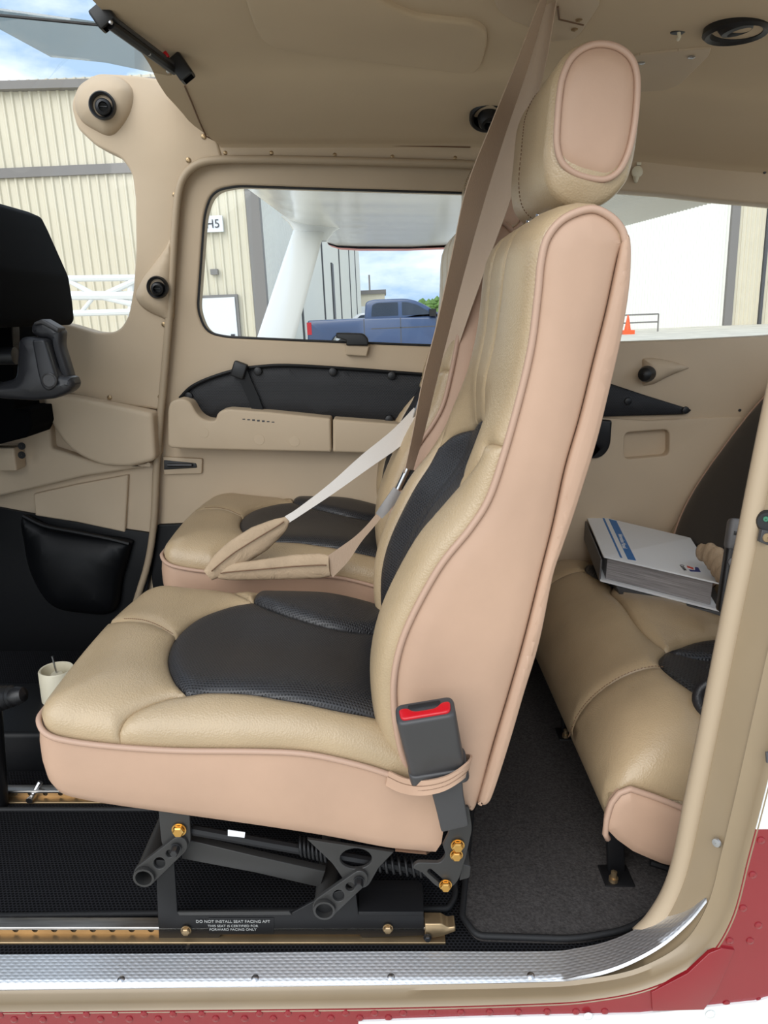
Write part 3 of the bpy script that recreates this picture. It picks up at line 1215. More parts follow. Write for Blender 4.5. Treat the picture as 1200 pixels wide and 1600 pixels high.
def plate_piece(i0, i1):
    g = G()
    L = 0
    for k in range(i0, i1 + 1):
        a = Vector((pin_[k][0], 0.806, pin_[k][1]))
        b = Vector((pou_[k][0], 0.764, pou_[k][1]))
        if k > i0:
            L += (a - prev).length
        prev = a
        for j in range(5):
            t = j / 4
            g.uv[len(g.v)] = (L + pin_[i0][0], 0.042 * t)
            g.v.append(tuple(a.lerp(b, t)))
        lip = b + Vector((0, -0.002, -0.004))
        g.uv[len(g.v)] = (L, 0.046)
        g.v.append(tuple(lip))
    for k in range(i1 - i0):
        for j in range(5):
            a = k * 6 + j
            g.f.append((a, a + 1, a + 7, a + 6))
    return g


NP_ = len(pin_) - 1
isplit = 32
tr3 = root_structure('trim_3', (0.0, 0.785, 0.0))
mk('scuff_plate', plate_piece(0, isplit), M['plate'], tr3, 60)
mk('scuff_plate', plate_piece(isplit, NP_), M['plate'], tr3, 60)
for (x, y) in [(190, 1537), (399, 1535), (611, 1533), (829, 1531), (963, 1523)]:
    gg = G()
    p = P(x, y, 0.772)
    lathe(gg, [(0.005, 0), (0.005, 0.0015), (0.003, 0.003), (0.0005, 0.0032)], p + Vector((0, 0, 0.006)), (0, -0.25, 1), 12)
    mk('screw', gg, M['steel'], tr3)

# outer skin below and behind the door: red over white
YS = 0.732
skin_edge = [(x + 0.022 * 0, z) for (x, z) in oun]
away_edge = []
for (xo, zo) in oun:
    aw = Vector((xo, 0, zo - 0.45)).normalized()
    away_edge.append((xo + aw.x * 0.012, zo + aw.z * 0.012))


def cut(poly_px, Y=YS):
    return pl(poly_px, Y)


def skin_panel(name, px, mt, proud=0.0, bev=0.0):
    g = G()
    solid(g, pl(px, YS - proud), frame_y(YS - proud), 0.004 + proud, bev)
    return mk(name, g, mt, wall_left)


ZSPL = P(1166, 1306, YS).z
ed = []
for (xo, zo) in oun:
    aw = Vector((xo, 0, zo - 0.45)).normalized()
    ed.append((xo + aw.x * 0.004, zo + aw.z * 0.004))
ed_w = [q for q in ed if q[1] >= ZSPL]
ed_r = [q for q in ed if q[1] < ZSPL]


def skin_xz(name, pts, mt):
    g = G()
    solid(g, pts, frame_y(YS + 0.002), 0.004)
    return mk(name, g, mt, wall_left)


skin_w = skin_xz('white_skin', ed_w + [(0.80, ZSPL + 0.012), (0.80, ed_w[0][1])], M['white_paint'])
skin_r = skin_xz('red_skin', [ed_w[-1]] + ed_r + pl([(-300, 1606), (300, 1606), (560, 1606), (640, 1602), (760, 1598), (1000, 1592), (1180, 1575), (1420, 1550)], YS) + [(0.80, ZSPL + 0.012)], M['red_paint'])
skin_b = skin_panel('white_belly_skin', [(560, 1597), (640, 1594), (760, 1590), (1000, 1585), (1180, 1566), (1200, 1560), (1420, 1540), (1420, 1600), (1190, 1606), (1100, 1625), (900, 1640), (560, 1640)], M['white_paint'], 0.001)
g = G()
solid(g, pl([(1197, 1176), (1420, 1150), (1420, 1166), (1198, 1192)], YS - 0.0015), frame_y(YS - 0.0015), 0.002)
mk('dark_stripe', g, M['dark_trim'], skin_w)
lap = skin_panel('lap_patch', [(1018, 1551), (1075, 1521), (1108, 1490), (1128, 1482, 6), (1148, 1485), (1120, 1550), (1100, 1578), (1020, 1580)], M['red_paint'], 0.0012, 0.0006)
riv = [(1189, 1313), (1176, 1367), (1161, 1419), (1185, 1446), (1140, 1470), (1172, 1470), (1128, 1504), (1117, 1532), (1102, 1558), (1060, 1556), (1025, 1566), (1090, 1575), (1135, 1568), (1186, 1564)]
riv += [(45 + 45 * k, 1585.5 - k * 0.25) for k in range(-1, 21)] + [(22 + 45 * k, 1593 - k * 0.2) for k in range(0, 14)]
for (x, y) in riv:
    gg = G()
    lathe(gg, [(0.0048, 0), (0.0044, 0.0012), (0.0028, 0.0019), (0.0004, 0.0022)], P(x, y, YS + 0.0018), (0, -1, 0), 10)
    mk('rivet', gg, M['red_paint'], skin_r)
for (x, y) in [(919, 1588), (1110, 1585)]:
    gg = G()
    lathe(gg, [(0.006, 0), (0.0052, 0.0012), (0.003, 0.0022), (0.0004, 0.0025)], P(x, y, YS - 0.0022), (0, -1, 0), 12)
    mk('rivet', gg, M['white_paint'], skin_b)
# the skin turns under the cabin
g = G()
xs = [-0.95 + 1.75 * k / 14 for k in range(15)]
prof_u = [(YS + 0.003, 0.0), (YS + 0.012, -0.03), (YS + 0.05, -0.055), (0.95, -0.075), (1.3, -0.085), (1.6, -0.075), (1.78, -0.04)]
zb0 = P(300, 1604, YS).z
for x in xs:
    for (y, dz) in prof_u:
        g.v.append((x, y, zb0 + dz))
for i in range(14):
    for k in range(len(prof_u) - 1):
        a = i * len(prof_u) + k
        g.f.append((a, a + 1, a + len(prof_u) + 1, a + len(prof_u)))
mk('belly_underside', g, M['white_paint'], wall_left, 40)

# ================================================================== FRONT SEATS
Y0, Y1 = 0.82, 1.28
YC = (Y0 + Y1) / 2
pip = [(P(x, y, Y0).x, P(x, y, Y0).z) for x, y in cr([(48, 1137), (75, 1150), (130, 1161), (210, 1169), (290, 1173), (400, 1174), (480, 1178), (560, 1195), (620, 1214), (660, 1230)], 4)]
XF = pip[0][0]
XR = 0.075
PXs = np.array([q[0] for q in pip])
PZs = np.array([q[1] for q in pip])
botc = [(P(x, y, Y0).x, P(x, y, Y0).z) for x, y in cr([(47, 1212), (62, 1236), (90, 1252), (150, 1266), (250, 1281), (350, 1296), (500, 1319), (600, 1338), (655, 1344), (700, 1350)], 4)]
BXs = np.array([q[0] for q in botc])
BZs = np.array([q[1] for q in botc])


def zpipe(x):
    return np.interp(x, PXs, PZs)


def zbot(x):
    return np.interp(x, BXs, BZs)


# plan outline of the cushion: bowed front, rounded front corners
plan = fil([(XR, Y0), (XF + 0.002, Y0, 0.035), (XF - 0.004, YC - 0.08, 0.1), (XF - 0.004, YC + 0.08, 0.1), (XF + 0.008, Y1, 0.06), (XR, Y1)], 0, 10)
_den = []
for i in range(len(plan)):
    a, b = Vector(plan[i]), Vector(plan[(i + 1) % len(plan)])
    n = max(1, int((b - a).length / 0.012))
    _den += [tuple(a.lerp(b, k / n)) for k in range(n)]
plan = ccw(_den)
plan_open = [(XR + 0.2, Y0), (XF + 0.002, Y0, 0.035), (XF - 0.004, YC - 0.08, 0.1), (XF - 0.004, YC + 0.08, 0.1), (XF + 0.008, Y1, 0.06), (XR + 0.2, Y1)]
plan_open = fil(plan_open, 0, 10)


def cush(u, v):
    u = np.asarray(u, float)
    v = np.asarray(v, float)
    pts = np.stack([u, v], 1)
    d = seg_dist(pts, [plan_open], False)
    d = np.where(in_poly(pts, [plan_open]), d, 0)
    c = 0.056 * qc(d / 0.095)
    dip = 0.016 * np.exp(-((v - YC) / 0.11) ** 2) * np.clip((u - XF - 0.10) / 0.12, 0, 1)
    return np.stack([u, v, zpipe(u) + c - dip], 1)


def S_cush(u, v):
    p = cush(u, v)
    n = surf_normals(cush, np.asarray(u, float), np.asarray(v, float), 2e-3)
    n[n[:, 2] < 0] *= -1
    return p, n


def hit_cush(px, py):
    d = ray(px, py)
    ts = np.arange(0.80, 1.8, 0.002)
    pts = np.array([0, 0, CZ]) + np.outer(ts, np.array(d))
    ok = (pts[:, 1] > Y0) & (pts[:, 1] < Y1) & (pts[:, 0] > XF) & (pts[:, 0] < XR + 0.15)
    z = cush(pts[:, 0], pts[:, 1])[:, 2]
    gap = pts[:, 2] - z
    idx = np.where(ok & (gap <= 0))[0]
    if len(idx):
        k = idx[0]
    else:
        g2 = np.where(ok, gap, 9)
        k = int(np.argmin(g2))
    return (float(pts[k, 0]), float(pts[k, 1]))


def hits(lst):
    return [hit_cush(*q) for q in lst]


def near_idx(q):
    A = np.array(plan)
    return int(np.argmin(((A - np.array(q)) ** 2).sum(1)))


def walk(i, j, step=1):
    out = [plan[i]]
    n = len(plan)
    while i != j:
        i = (i + step) % n
        out.append(plan[i])
    return out


def mir(L):
    return [(x, 2 * YC - y) for x, y in L]


seamN = hits([(186, 1150), (198, 1125), (222, 1106), (262, 1092), (292, 1087)])
low_in = hits([(292, 1087), (330, 1082), (390, 1085), (450, 1095), (520, 1108), (598, 1124)])
arcL = hits([(292, 1087), (272, 1063), (263, 1030), (275, 997), (310, 967), (358, 949), (396, 942)])
seamF = hits([(172, 975), (200, 971), (236, 975), (275, 995)])
wedge_hi = hits([(396, 942), (404, 927), (440, 919), (500, 920), (552, 932), (600, 953)])
wedge_lo = hits([(396, 942), (450, 963), (520, 983), (600, 994)])
nw_hi = hits([(330, 1082), (400, 1079), (480, 1089), (596, 1108)])
seamB = hits([(358, 912), (366, 924), (396, 942)])
XE = XR - 0.004
low_in = cr(low_in, 4) + [(XE, low_in[-1][1])]
arcL = cr(arcL, 5)
wedge_hi = cr(wedge_hi, 4) + [(XE, wedge_hi[-1][1] - 0.01)]
wedge_lo = cr(wedge_lo, 4) + [(XE, wedge_lo[-1][1])]
nw_hi = cr(nw_hi, 4) + [(XE, nw_hi[-1][1])]
seamN = cr(seamN, 4)
seamF = cr(seamF, 4)
seamB = cr(seamB, 3)
iN = near_idx((seamN[0][0] - 0.002, Y0))
iF = near_idx((seamF[0][0] - 0.05, seamF[0][1]))
iB = near_idx((seamB[0][0] - 0.01, Y1))
iR0 = near_idx((XR, Y0))
iR1 = near_idx((XR, Y1))
n_ = len(plan)
# the plan runs ccw; find the walking direction from the near rear corner along the near side to the front
fwd = -1 if plan[(iR0 - 1) % n_][0] < plan[iR0][0] - 1e-6 and abs(plan[(iR0 - 1) % n_][1] - Y0) < 1e-6 else 1

seat = thing('pilot_seat', (-0.2, YC, 0.0), 'near front seat in tan leather with black perforated insert, closest to the camera', 'seat', 'front seats')

parts = {}
# panels of the cushion top
A = walk(iN, iR0, -fwd) + low_in[::-1] + seamN[::-1]
ring_A = [q for q in walk(iN, iR0, -fwd)] + [(XE, low_in[-1][1])] + low_in[::-1][1:] + seamN[::-1][1:]
ring_B = walk(iN, iF, fwd) + seamF + [q for q in arcL[::-1] if q[1] <= seamF[-1][1] + 1e-4][0:] + seamN[::-1]
kF = int(np.argmin([(q[0] - seamF[-1][0]) ** 2 + (q[1] - seamF[-1][1]) ** 2 for q in arcL]))
ring_B = walk(iN, iF, fwd) + seamF + arcL[:kF][::-1] + seamN[::-1][1:]
ring_C = walk(iF, iB, fwd) + seamB + arcL[kF:][::-1][1:] + seamF[::-1][1:]
ring_D = walk(iB, iR1, fwd) + [(XE, wedge_hi[-1][1])] + wedge_hi[::-1][1:] + seamB[::-1][1:]
ring_I = arcL + wedge_lo[1:] + low_in[::-1][:-1]
ring_W = wedge_hi + wedge_lo[::-1][0:-1]
k0 = [q for q in low_in if q[0] > nw_hi[0][0] + 1e-4]
ring_V = nw_hi + k0[::-1]


def soft(name, ring, mt, parent, puff, pr=0.022, h=0.011, S=None):
    g = G()
    patch(g, ring, S or S_cush, puff, pr, h)
    return mk(name, g, mt, parent, 180)


soft('side_bolster', ring_A, M['leather'], seat, 0.007, 0.028)
soft('front_panel', ring_B, M['leather'], seat, 0.006, 0.026)
soft('front_panel', ring_C, M['leather'], seat, 0.005, 0.022)
soft('side_bolster', ring_D, M['leather'], seat, 0.006, 0.022)
soft('perforated_insert', ring_I, M['perf'], seat, 0.005, 0.02)
soft('insert_wing', ring_W, M['perf'], seat, 0.010, 0.022, 0.008)
# thread beside the front seam
seamS = [q for q in seamF if q[0] > XF + 0.03]
sp, sn = S_cush(np.array([q[0] for q in seamS]), np.array([q[1] for q in seamS]))
g = G()
off = np.array([-0.004, -0.003, 0])
st = [Vector(p + n * 0.006 + off) for p, n in zip(sp, sn)]
for a, b in zip(st[:-1], st[1:]):
    for k in range(3):
        tube(g, [a.lerp(b, (k + 0.1) / 3), a.lerp(b, (k + 0.75) / 3)], 0.0007, 5)
mk('stitching', g, M['stitch'], seat)

# boxing under the piping
g = G()
lv = [(0.0, 0.0), (-0.002, 0.10), (-0.004, 0.3), (-0.004, 0.55), (-0.001, 0.78), (0.006, 0.92), (0.018, 1.0), (0.06, 1.0)]
N_ = len(plan)
for (ins, t) in lv:
    LL = inset(plan, ins) if ins else plan
    for (x, y) in LL:
        zt, zb = float(zpipe(x)), float(zbot(x))
        g.v.append((x, y, zt + (zb - zt) * t))
for k in range(len(lv) - 1):
    for i in range(N_):
        j = (i + 1) % N_
        g.f.append((k * N_ + i, k * N_ + j, (k + 1) * N_ + j, (k + 1) * N_ + i))
g.f.append(tuple((len(lv) - 1) * N_ + i for i in range(N_)))
g.f.append(tuple(range(N_)))
# pinched rear lower corner
for i, q in enumerate(g.v):
    x, y, z = q
    if x > 0.0 and y < Y0 + 0.1:
        t = min(1, x / 0.07)
        k = (zpipe(x) - z) / max(1e-4, zpipe(x) - zbot(x))
        g.v[i] = (x, y + 0.012 * t * math.sin(math.pi * min(1, max(0, k))), z + 0.0 * t)
mk('cushion_boxing', g, M['vinyl'], seat, 60)
g = G()
pp = [q for q in walk(iR0, iR1, fwd)]
tube(g, [Vector((x, y, float(zpipe(x)) + 0.001)) for x, y in inset(plan, -0.002)], 0.0038, 8, True)
mk('cushion_piping', g, M['piping'], seat, 180)

# ---- backrest
B0, B1 = 0.826, 1.274
WB = B1 - B0
front_px = [(644, 1222), (626, 1165), (617, 1105), (619, 1045), (638, 980), (686, 890), (735, 828), (765, 780), (789, 710), (814, 620), (832, 540), (842, 460), (847, 410), (857, 372), (882, 343), (922, 328), (951, 338), (970, 358), (977, 380)]
prof = cr([(P(x, y, B0).x, P(x, y, B0).z) for x, y in front_px], 8)
PA = np.array(prof)
arc = np.concatenate([[0], np.cumsum(np.sqrt((np.diff(PA, axis=0) ** 2).sum(1)))])
LT = arc[-1]
# smooth the profile for the wide front surface
tv = np.gradient(PA, arc, axis=0)
tv /= np.linalg.norm(tv, axis=1)[:, None]
nv = np.stack([-tv[:, 1], tv[:, 0]], 1)          # points forward / up


def v_at_py(py):
    """arc length where the near piping passes image row py (front run)"""
    best = None
    for k in range(len(prof)):
        x, z = prof[k]
        dz = z - CZ
        yy = 800 - F * ((B0 * SP + dz * CP) / (B0 * CP - dz * SP))
        e = abs(yy - py)
        if best is None or e < best[0]:
            best = (e, arc[k])
    return float(best[1])


VT = v_at_py(704)
VB = v_at_py(1000)
VTOP = v_at_py(372)


def taper(z):
    t = np.clip((np.asarray(z, float) - (CZ - 0.25)) / 0.45, 0, 1)
    return 1 - 0.17 * t * t * (3 - 2 * t)


def back_raw(u, v):
    u = np.asarray(u, float)
    v = np.asarray(v, float)
    x = np.interp(v, arc, PA[:, 0])
    z = np.interp(v, arc, PA[:, 1])
    nx_ = np.interp(v, arc, nv[:, 0])
    nz_ = np.interp(v, arc, nv[:, 1])
    ll = np.sqrt(nx_ ** 2 + nz_ ** 2)
    nx_, nz_ = nx_ / ll, nz_ / ll
    e = np.minimum(u, WB - u)
    up = np.clip((v - VT + 0.05) / 0.12, 0, 1)
    up = up * up * (3 - 2 * up)
    lowb = 0.026 * qc(e / 0.07) - 0.034 * np.clip((e - 0.065) / 0.07, 0, 1) ** 1.4
    lowb = lowb * np.clip((v + 0.06) / 0.12, 0.4, 1)
    upb = 0.018 * qc(e / 0.11)
    b = lowb * (1 - up) + upb * up
    tp = np.clip((LT - v) / 0.10, 0, 1)
    b = b * (0.25 + 0.75 * tp)
    return np.stack([x + nx_ * b, B0 + u * taper(z), z + nz_ * b], 1)


def S_back(u, v):
    p = back_raw(u, v)
    n = surf_normals(back_raw, np.asarray(u, float), np.asarray(v, float), 2e-3)
    nx_ = np.interp(v, arc, nv[:, 0])
    nz_ = np.interp(v, arc, nv[:, 1])
    s = np.sign(n[:, 0] * nx_ + n[:, 2] * nz_)
    s[s == 0] = 1
    return p, n * s[:, None]


VL = 0.0
UB = 0.080          # inner edge of the side bolsters
# near bolster outline, wedge shaped at the top
bol_in = cr([(UB - 0.01, VL), (UB + 0.004, VL + 0.10), (UB + 0.004, VT - 0.17), (UB - 0.012, VT - 0.085), (UB - 0.045, VT - 0.03), (0.03, VT - 0.006), (0.0, VT)], 12)
ring_bol = [(0.0, v) for v in np.linspace(VT, VL, 60)][1:] + bol_in[:-1] + [(0.0, VT)]


def mirb(L):
    return [(WB - u, v) for u, v in L]


CW = WB / 2
ins_r = cr([(UB - 0.01, VL), (UB + 0.004, VL + 0.10), (UB + 0.004, VT - 0.17), (UB - 0.012, VT - 0.085)], 12)[:-1] + cr([(UB - 0.012, VT - 0.085), (UB + 0.018, VT - 0.045), (CW - 0.05, VT - 0.012), (CW, VT)], 8)
ctr = cr([(CW - 0.055, VL), (CW - 0.062, VL + 0.12), (CW - 0.06, VT - 0.16), (CW - 0.045, VT - 0.06), (CW, VT)], 12)
ring_ctr = ctr + mirb(ctr)[::-1][1:]
ring_wing = ins_r + ctr[::-1][1:]
# upper leather: three upright strips
s1 = cr([(CW - 0.05, VT - 0.012), (CW - 0.055, VT + 0.12), (CW - 0.066, VTOP - 0.05), (CW - 0.07, LT)], 6)
up_in = [q for q in ins_r if q[1] > VT - 0.12]
# shared corner where bolster, insert and upper leather meet
cornr = min(bol_in, key=lambda q: (q[0] - (UB - 0.012)) ** 2 + (q[1] - (VT - 0.085)) ** 2)
kb = bol_in.index(cornr)
ir = [q for q in ins_r if q[1] > cornr[1] + 0.004 and q[0] < CW - 0.05 + 1e-4]
ring_up = [(0.0, v) for v in np.linspace(VT, LT, 34)] + [(s1[-1][0], LT)] + s1[::-1][1:] + ir[::-1][1:] + bol_in[kb:-1]
ring_ctr_up = s1 + mirb(s1)[::-1] + [q for q in mirb(ins_r) if q[0] < CW + 0.05 - 1e-4][0:-1][::1] + [(CW, VT)] + [q for q in ins_r if q[0] > CW - 0.05 + 1e-4][:-1][::-1]

soft('back_bolster', ring_bol, M['leather'], seat, 0.006, 0.03, 0.009, S_back)
soft('back_bolster', mirb(ring_bol), M['leather'], seat, 0.006, 0.03, 0.009, S_back)
soft('back_insert', ring_ctr, M['perf'], seat, 0.004, 0.02, 0.011, S_back)
soft('back_insert_wing', ring_wing, M['perf'], seat, 0.004, 0.02, 0.008, S_back)
soft('back_insert_wing', mirb(ring_wing), M['perf'], seat, 0.004, 0.02, 0.008, S_back)
soft('upper_back_panel', ring_up, M['leather'], seat, 0.0025, 0.02, 0.013, S_back)
soft('upper_back_panel', mirb(ring_up), M['leather'], seat, 0.0025, 0.02, 0.013, S_back)
soft('upper_back_panel', ring_ctr_up, M['leather'], seat, 0.0025, 0.02, 0.013, S_back)

rear_px = [(977, 380), (967, 402), (949, 484), (928, 568), (907, 653), (884, 733), (865, 821), (847, 892), (820, 1000), (796, 1085), (771, 1168), (745, 1262), (728, 1266), (700, 1252), (672, 1240)]
side_px = cr(front_px, 8) + cr(rear_px, 6)[1:]
g = G()
solid(g, pl(side_px, B0), frame_y(B0), 0.05, 0.008, 0.0, 0.006, 0.05, 0.02)
mk('back_boxing', g, M['vinyl'], seat, 60)
g = G()
solid(g, pl(side_px, B0), (Vector((0, B1, 0)), Vector((1, 0, 0)), Vector((0, 0, 1)), Vector((0, 1, 0))), 0.05, 0.008, warp=lambda p: Vector((p.x, B0 + (p.y - B0) * float(taper(p.z)), p.z)))
mk('back_boxing', g, M['vinyl'], seat, 60)
g = G()
core = [(x + 0.055, z - 0.01) for (x, z) in prof[4:-46]] + [(x - 0.004, z) for (x, z) in pl(cr(rear_px, 6)[8:-6], B0)]
solid(g, core, frame_y(B0 + 0.045), WB - 0.09, 0, warp=lambda p: Vector((p.x, B0 + (p.y - B0) * float(taper(p.z)), p.z)))
mk('back_core', g, M['blackvinyl'], seat, 60)
g = G()
pp = [Vector((x, B0 + 0.001, z)) + Vector((a * 0.001, 0, b * 0.001)) for (x, z), (a, b) in zip(prof, nv)]
tube(g, pp, 0.0042, 8)
mk('back_piping', g, M['piping'], seat, 180)
g = G()
tube(g, [Vector((q.x, B0 + (WB - 0.001) * float(taper(q.z)), q.z)) for q in pp], 0.0048, 8)
mk('back_piping', g, M['piping'], seat, 180)
# rear shell, padded, standing proud behind the boxing
shell_px = [(973, 380), (979, 364), (986, 370), (988, 398), (985, 450), (972, 530), (949, 630), (934, 690), (915, 752), (897, 808), (880, 857), (865, 902), (844, 1004), (820, 1084), (796, 1166), (772, 1240), (762, 1258), (751, 1259), (749, 1252), (774, 1168), (799, 1085), (823, 1000),
            (850, 892), (868, 821), (887, 733), (910, 653), (931, 568), (952, 484), (968, 408)]
g = G()
solid(g, pl(cr(shell_px, 4, True), B0 - 0.004), frame_y(B0 - 0.004), WB + 0.008, 0.0045, 0.0045, 0.002, 0.008, 0.01, warp=lambda p: Vector((p.x, B0 + (p.y - B0) * float(taper(p.z)), p.z)))
mk('rear_shell', g, M['vinyl'], seat, 100)

# ---- headrest
H0, H1 = 0.925, 1.19
hr_px = [(868, 120), (882, 88), (905, 67), (935, 58), (968, 64), (993, 84), (1004, 115), (1004, 160), (998, 210), (988, 248), (972, 276), (948, 291), (920, 290), (890, 280), (868, 260), (859, 228), (860, 185), (863, 150)]
hrs = pl(cr(hr_px, 6, True), H0)
hb_px = [(866, 120), (881, 86), (905, 65), (935, 56), (970, 62), (995, 83), (1006, 115), (1006, 160), (1001, 212), (994, 252), (982, 284), (952, 314), (916, 325), (881, 316), (858, 290), (852, 245), (857, 190), (861, 150)]
hro = pl(cr(hb_px, 6, True), H0)
g = G()
solid(g, hro, frame_y(H0), H1 - H0, 0.016, 0.03, 0.006, 0.04, 0.02)
hr = mk('headrest', g, M['leather'], seat, 60)
ins_o = inset(ccw(hro), 0.008)
g = G()
solid(g, inset(ccw(hrs), 0.0095), frame_y(H0 - 0.002), 0.006, 0.002, 0, 0.007, 0.035, 0.018)
mk('headrest_side', g, M['vinyl'], hr, 60)
g = G()
tube(g, [Vector((x, H0 - 0.003, z)) for x, z in inset(ccw(hrs), 0.0075)], 0.0038, 8, True)
mk('headrest_piping', g, M['piping'], hr, 180)
g = G()
# stitch line round the front of the headrest, set in from the far third
for yy, rr in ((H0 + 0.17, 0.0006),):
    L = inset(ccw(hro), -0.0006)
    for i in range(0, len(L)):
        a, b = Vector((L[i - 1][0], yy, L[i - 1][1])), Vector((L[i][0], yy, L[i][1]))
        tube(g, [a, a.lerp(b, 0.6)], rr, 5)
mk('headrest_stitching', g, M['stitch'], hr, 180)
for yy in (1.06, 1.13):
    gg = G()
    xb = P(925, 330, B0).x - 0.005
    tube(gg, [Vector((xb, yy, P(900, 345, B0).z - 0.05)), Vector((xb - 0.004, yy, P(900, 280, H0).z))], 0.0055, 10)
    mk('headrest_post', gg, M['chrome'], seat)

# ---- seat frame on the rails
YF = 0.828


def fslab(name, px, Y, th, mt=None, bev=0.0012, holes=(), r=0.0, parent=None):
    return pslab(name, px, Y, th, mt or M['framepaint'], parent or seat, r, bev, holes=holes)


fslab('front_bracket', [(247, 1262), (296, 1268), (298, 1318, 10), (286, 1338, 10), (264, 1342, 8), (252, 1318, 8)], YF + 0.006, 0.005)
fslab('link_arm', capsule(226, 1368, 18, 279, 1322, 14), YF, 0.006, holes=[circ(226, 1368, 14, 18), circ(249, 1349, 9, 16), circ(265, 1334, 6, 14)])
g = G()
c = P(226, 1368, YF)
lathe(g, [(0.0112, 0.30), (0.0112, -0.005), (0.0142, -0.005), (0.0142, 0.30)], c, (0, 1, 0), 20)
mk('torque_tube', g, M['framepaint'], seat)
fslab('cross_bar', [(284, 1322), (296, 1313), (400, 1338), (508, 1362), (500, 1387), (400, 1364), (284, 1342)], YF + 0.03, 0.012)
fslab('rear_plate', [(480, 1312), (615, 1332), (592, 1356), (575, 1386, 8), (556, 1391, 8), (540, 1380, 8), (520, 1350, 8)], YF + 0.006, 0.005, holes=[circ(556, 1342, 25, 22, 16)])
fslab('link_arm', capsule(507, 1419, 19, 562, 1374, 13), YF, 0.006, holes=[circ(507, 1419, 14.5, 18), circ(529, 1400, 9, 16), circ(547, 1386, 7, 14)])
g = G()
c = P(507, 1419, YF)
lathe(g, [(0.0118, 0.30), (0.0118, -0.005), (0.0148, -0.005), (0.0148, 0.30)], c, (0, 1, 0), 20)
mk('torque_tube', g, M['framepaint'], seat)
base = fslab('base_frame', [(243, 1344), (272, 1346), (277, 1424), (284, 1430), (452, 1429), (500, 1403), (530, 1392), (556, 1396), (560, 1428), (662, 1428), (664, 1462), (566, 1466), (562, 1461), (345, 1461), (340, 1469), (248, 1468)], YF + 0.004, 0.004, M['frameblack'])
fslab('base_flange', [(277, 1426), (452, 1425), (456, 1430), (280, 1431)], YF + 0.0015, 0.003, M['framepaint'], 0.001)
fslab('roller_housing', [(505, 1392), (655, 1392), (662, 1400), (662, 1430), (500, 1430)], YF + 0.04, 0.02, M['frameblack'], 0.002)
fslab('housing_top', [(560, 1425), (662, 1425), (662, 1431), (560, 1431)], YF + 0.002, 0.055, M['frameblack'], 0.001)
plc = fslab('placard', [(326, 1434), (428, 1434), (428, 1459), (326, 1459)], YF + 0.0032, 0.001, M['frameblack'], 0)
for txt, yy, sz in (('DO NOT INSTALL SEAT FACING AFT', 1440, 0.0062), ('THIS SEAT IS CERTIFIED FOR', 1447, 0.0055), ('FORWARD FACING ONLY', 1452.5, 0.0055)):
    c = P(364, yy, YF + 0.0024)
    textobj('placard_text', txt, sz, (c, Vector((1, 0, 0)), Vector((0, 0, 1)), Vector((0, -1, 0))), M['greyprint'], plc)
fslab('rear_bracket', [(733, 1262, 3), (738, 1296, 8), (728, 1340), (716, 1378, 10), (700, 1391, 12), (682, 1386, 8), (660, 1364), (643, 1356, 6), (652, 1348, 6), (688, 1349, 6), (697, 1337, 6), (692, 1322), (700, 1306), (712, 1262)], YF - 0.018, 0.006, holes=[capsule(672, 1362, 4, 693, 1380, 4)])
fslab('lower_lug', [(722, 1350), (736, 1354, 3), (734, 1372, 4), (718, 1376)], YF - 0.006, 0.03)
for nm, pos, mt, rr, hh in [('bolt', (280, 1296, YF + 0.004), 'gold', 0.0078, 0.008), ('bolt', (715, 1320, YF - 0.020), 'gold', 0.0072, 0.008), ('bolt', (713, 1335, YF - 0.019), 'gold', 0.0068, 0.007),
                            ('bolt', (696, 1382, YF - 0.020), 'gold', 0.0068, 0.008), ('stud', (275, 1325, YF - 0.002), 'darkbolt', 0.0060, 0.012), ('stud', (561, 1376, YF - 0.002), 'darkbolt', 0.0060, 0.012),
                            ('rail_bolt', (291, 1453, YF + 0.002), 'railgold', 0.0058, 0.006), ('rail_bolt', (606, 1450, YF + 0.002), 'railgold', 0.0058, 0.006), ('rail_pin', (296, 1475, YF), 'darkbolt', 0.0040, 0.012)]:
    gg = G()
    hexbolt(gg, pos[0], pos[1], pos[2], rr, hh)
    mk(nm, gg, M[mt], seat, 30)
for (xa, ya, xb, yb) in ((468, 1322, 512, 1333), (588, 1347, 662, 1357)):
    gg = G()
    a, b = P(xa, ya, YF + 0.022), P(xb, yb, YF + 0.022)
    pts = []
    for k in range(90):
        t = k / 89
        ang = t * 2 * math.pi * 7
        pts.append(a.lerp(b, t) + Vector((0, math.cos(ang) * 0.011, math.sin(ang) * 0.011)))
    tube(gg, pts, 0.0022, 6)
    mk('spring', gg, M['frameblack'], seat, 180)
g = G()
tube(g, [P(300, 1296, YF + 0.02), P(420, 1318, YF + 0.02), P(670, 1362, YF + 0.025)], 0.007, 8)
mk('adjuster_rod', g, M['frameblack'], seat)
fslab('white_tag', [(356, 1297), (383, 1301), (382, 1309), (356, 1306)], YF + 0.004, 0.001, M['paper'], 0)
# pan below the cushion
g = G()
solid(g, [(XF + 0.22, Y0 + 0.06), (0.0, Y0 + 0.06), (0.0, Y1 - 0.06), (XF + 0.22, Y1 - 0.06)], frame_up(float(zbot(-0.2)) + 0.03), 0.03)
mk('seat_pan', g, M['frameblack'], seat)

far_seat = copy_tree(seat)
far_seat.name = 'copilot_seat'
OFF['copilot_seat'] = OFF[seat.name]
far_seat.location = (-0.2, YC + 0.53, 0.0)
far_seat['label'] = 'far front seat in tan leather beside the right door, with belt sleeves on its cushion'
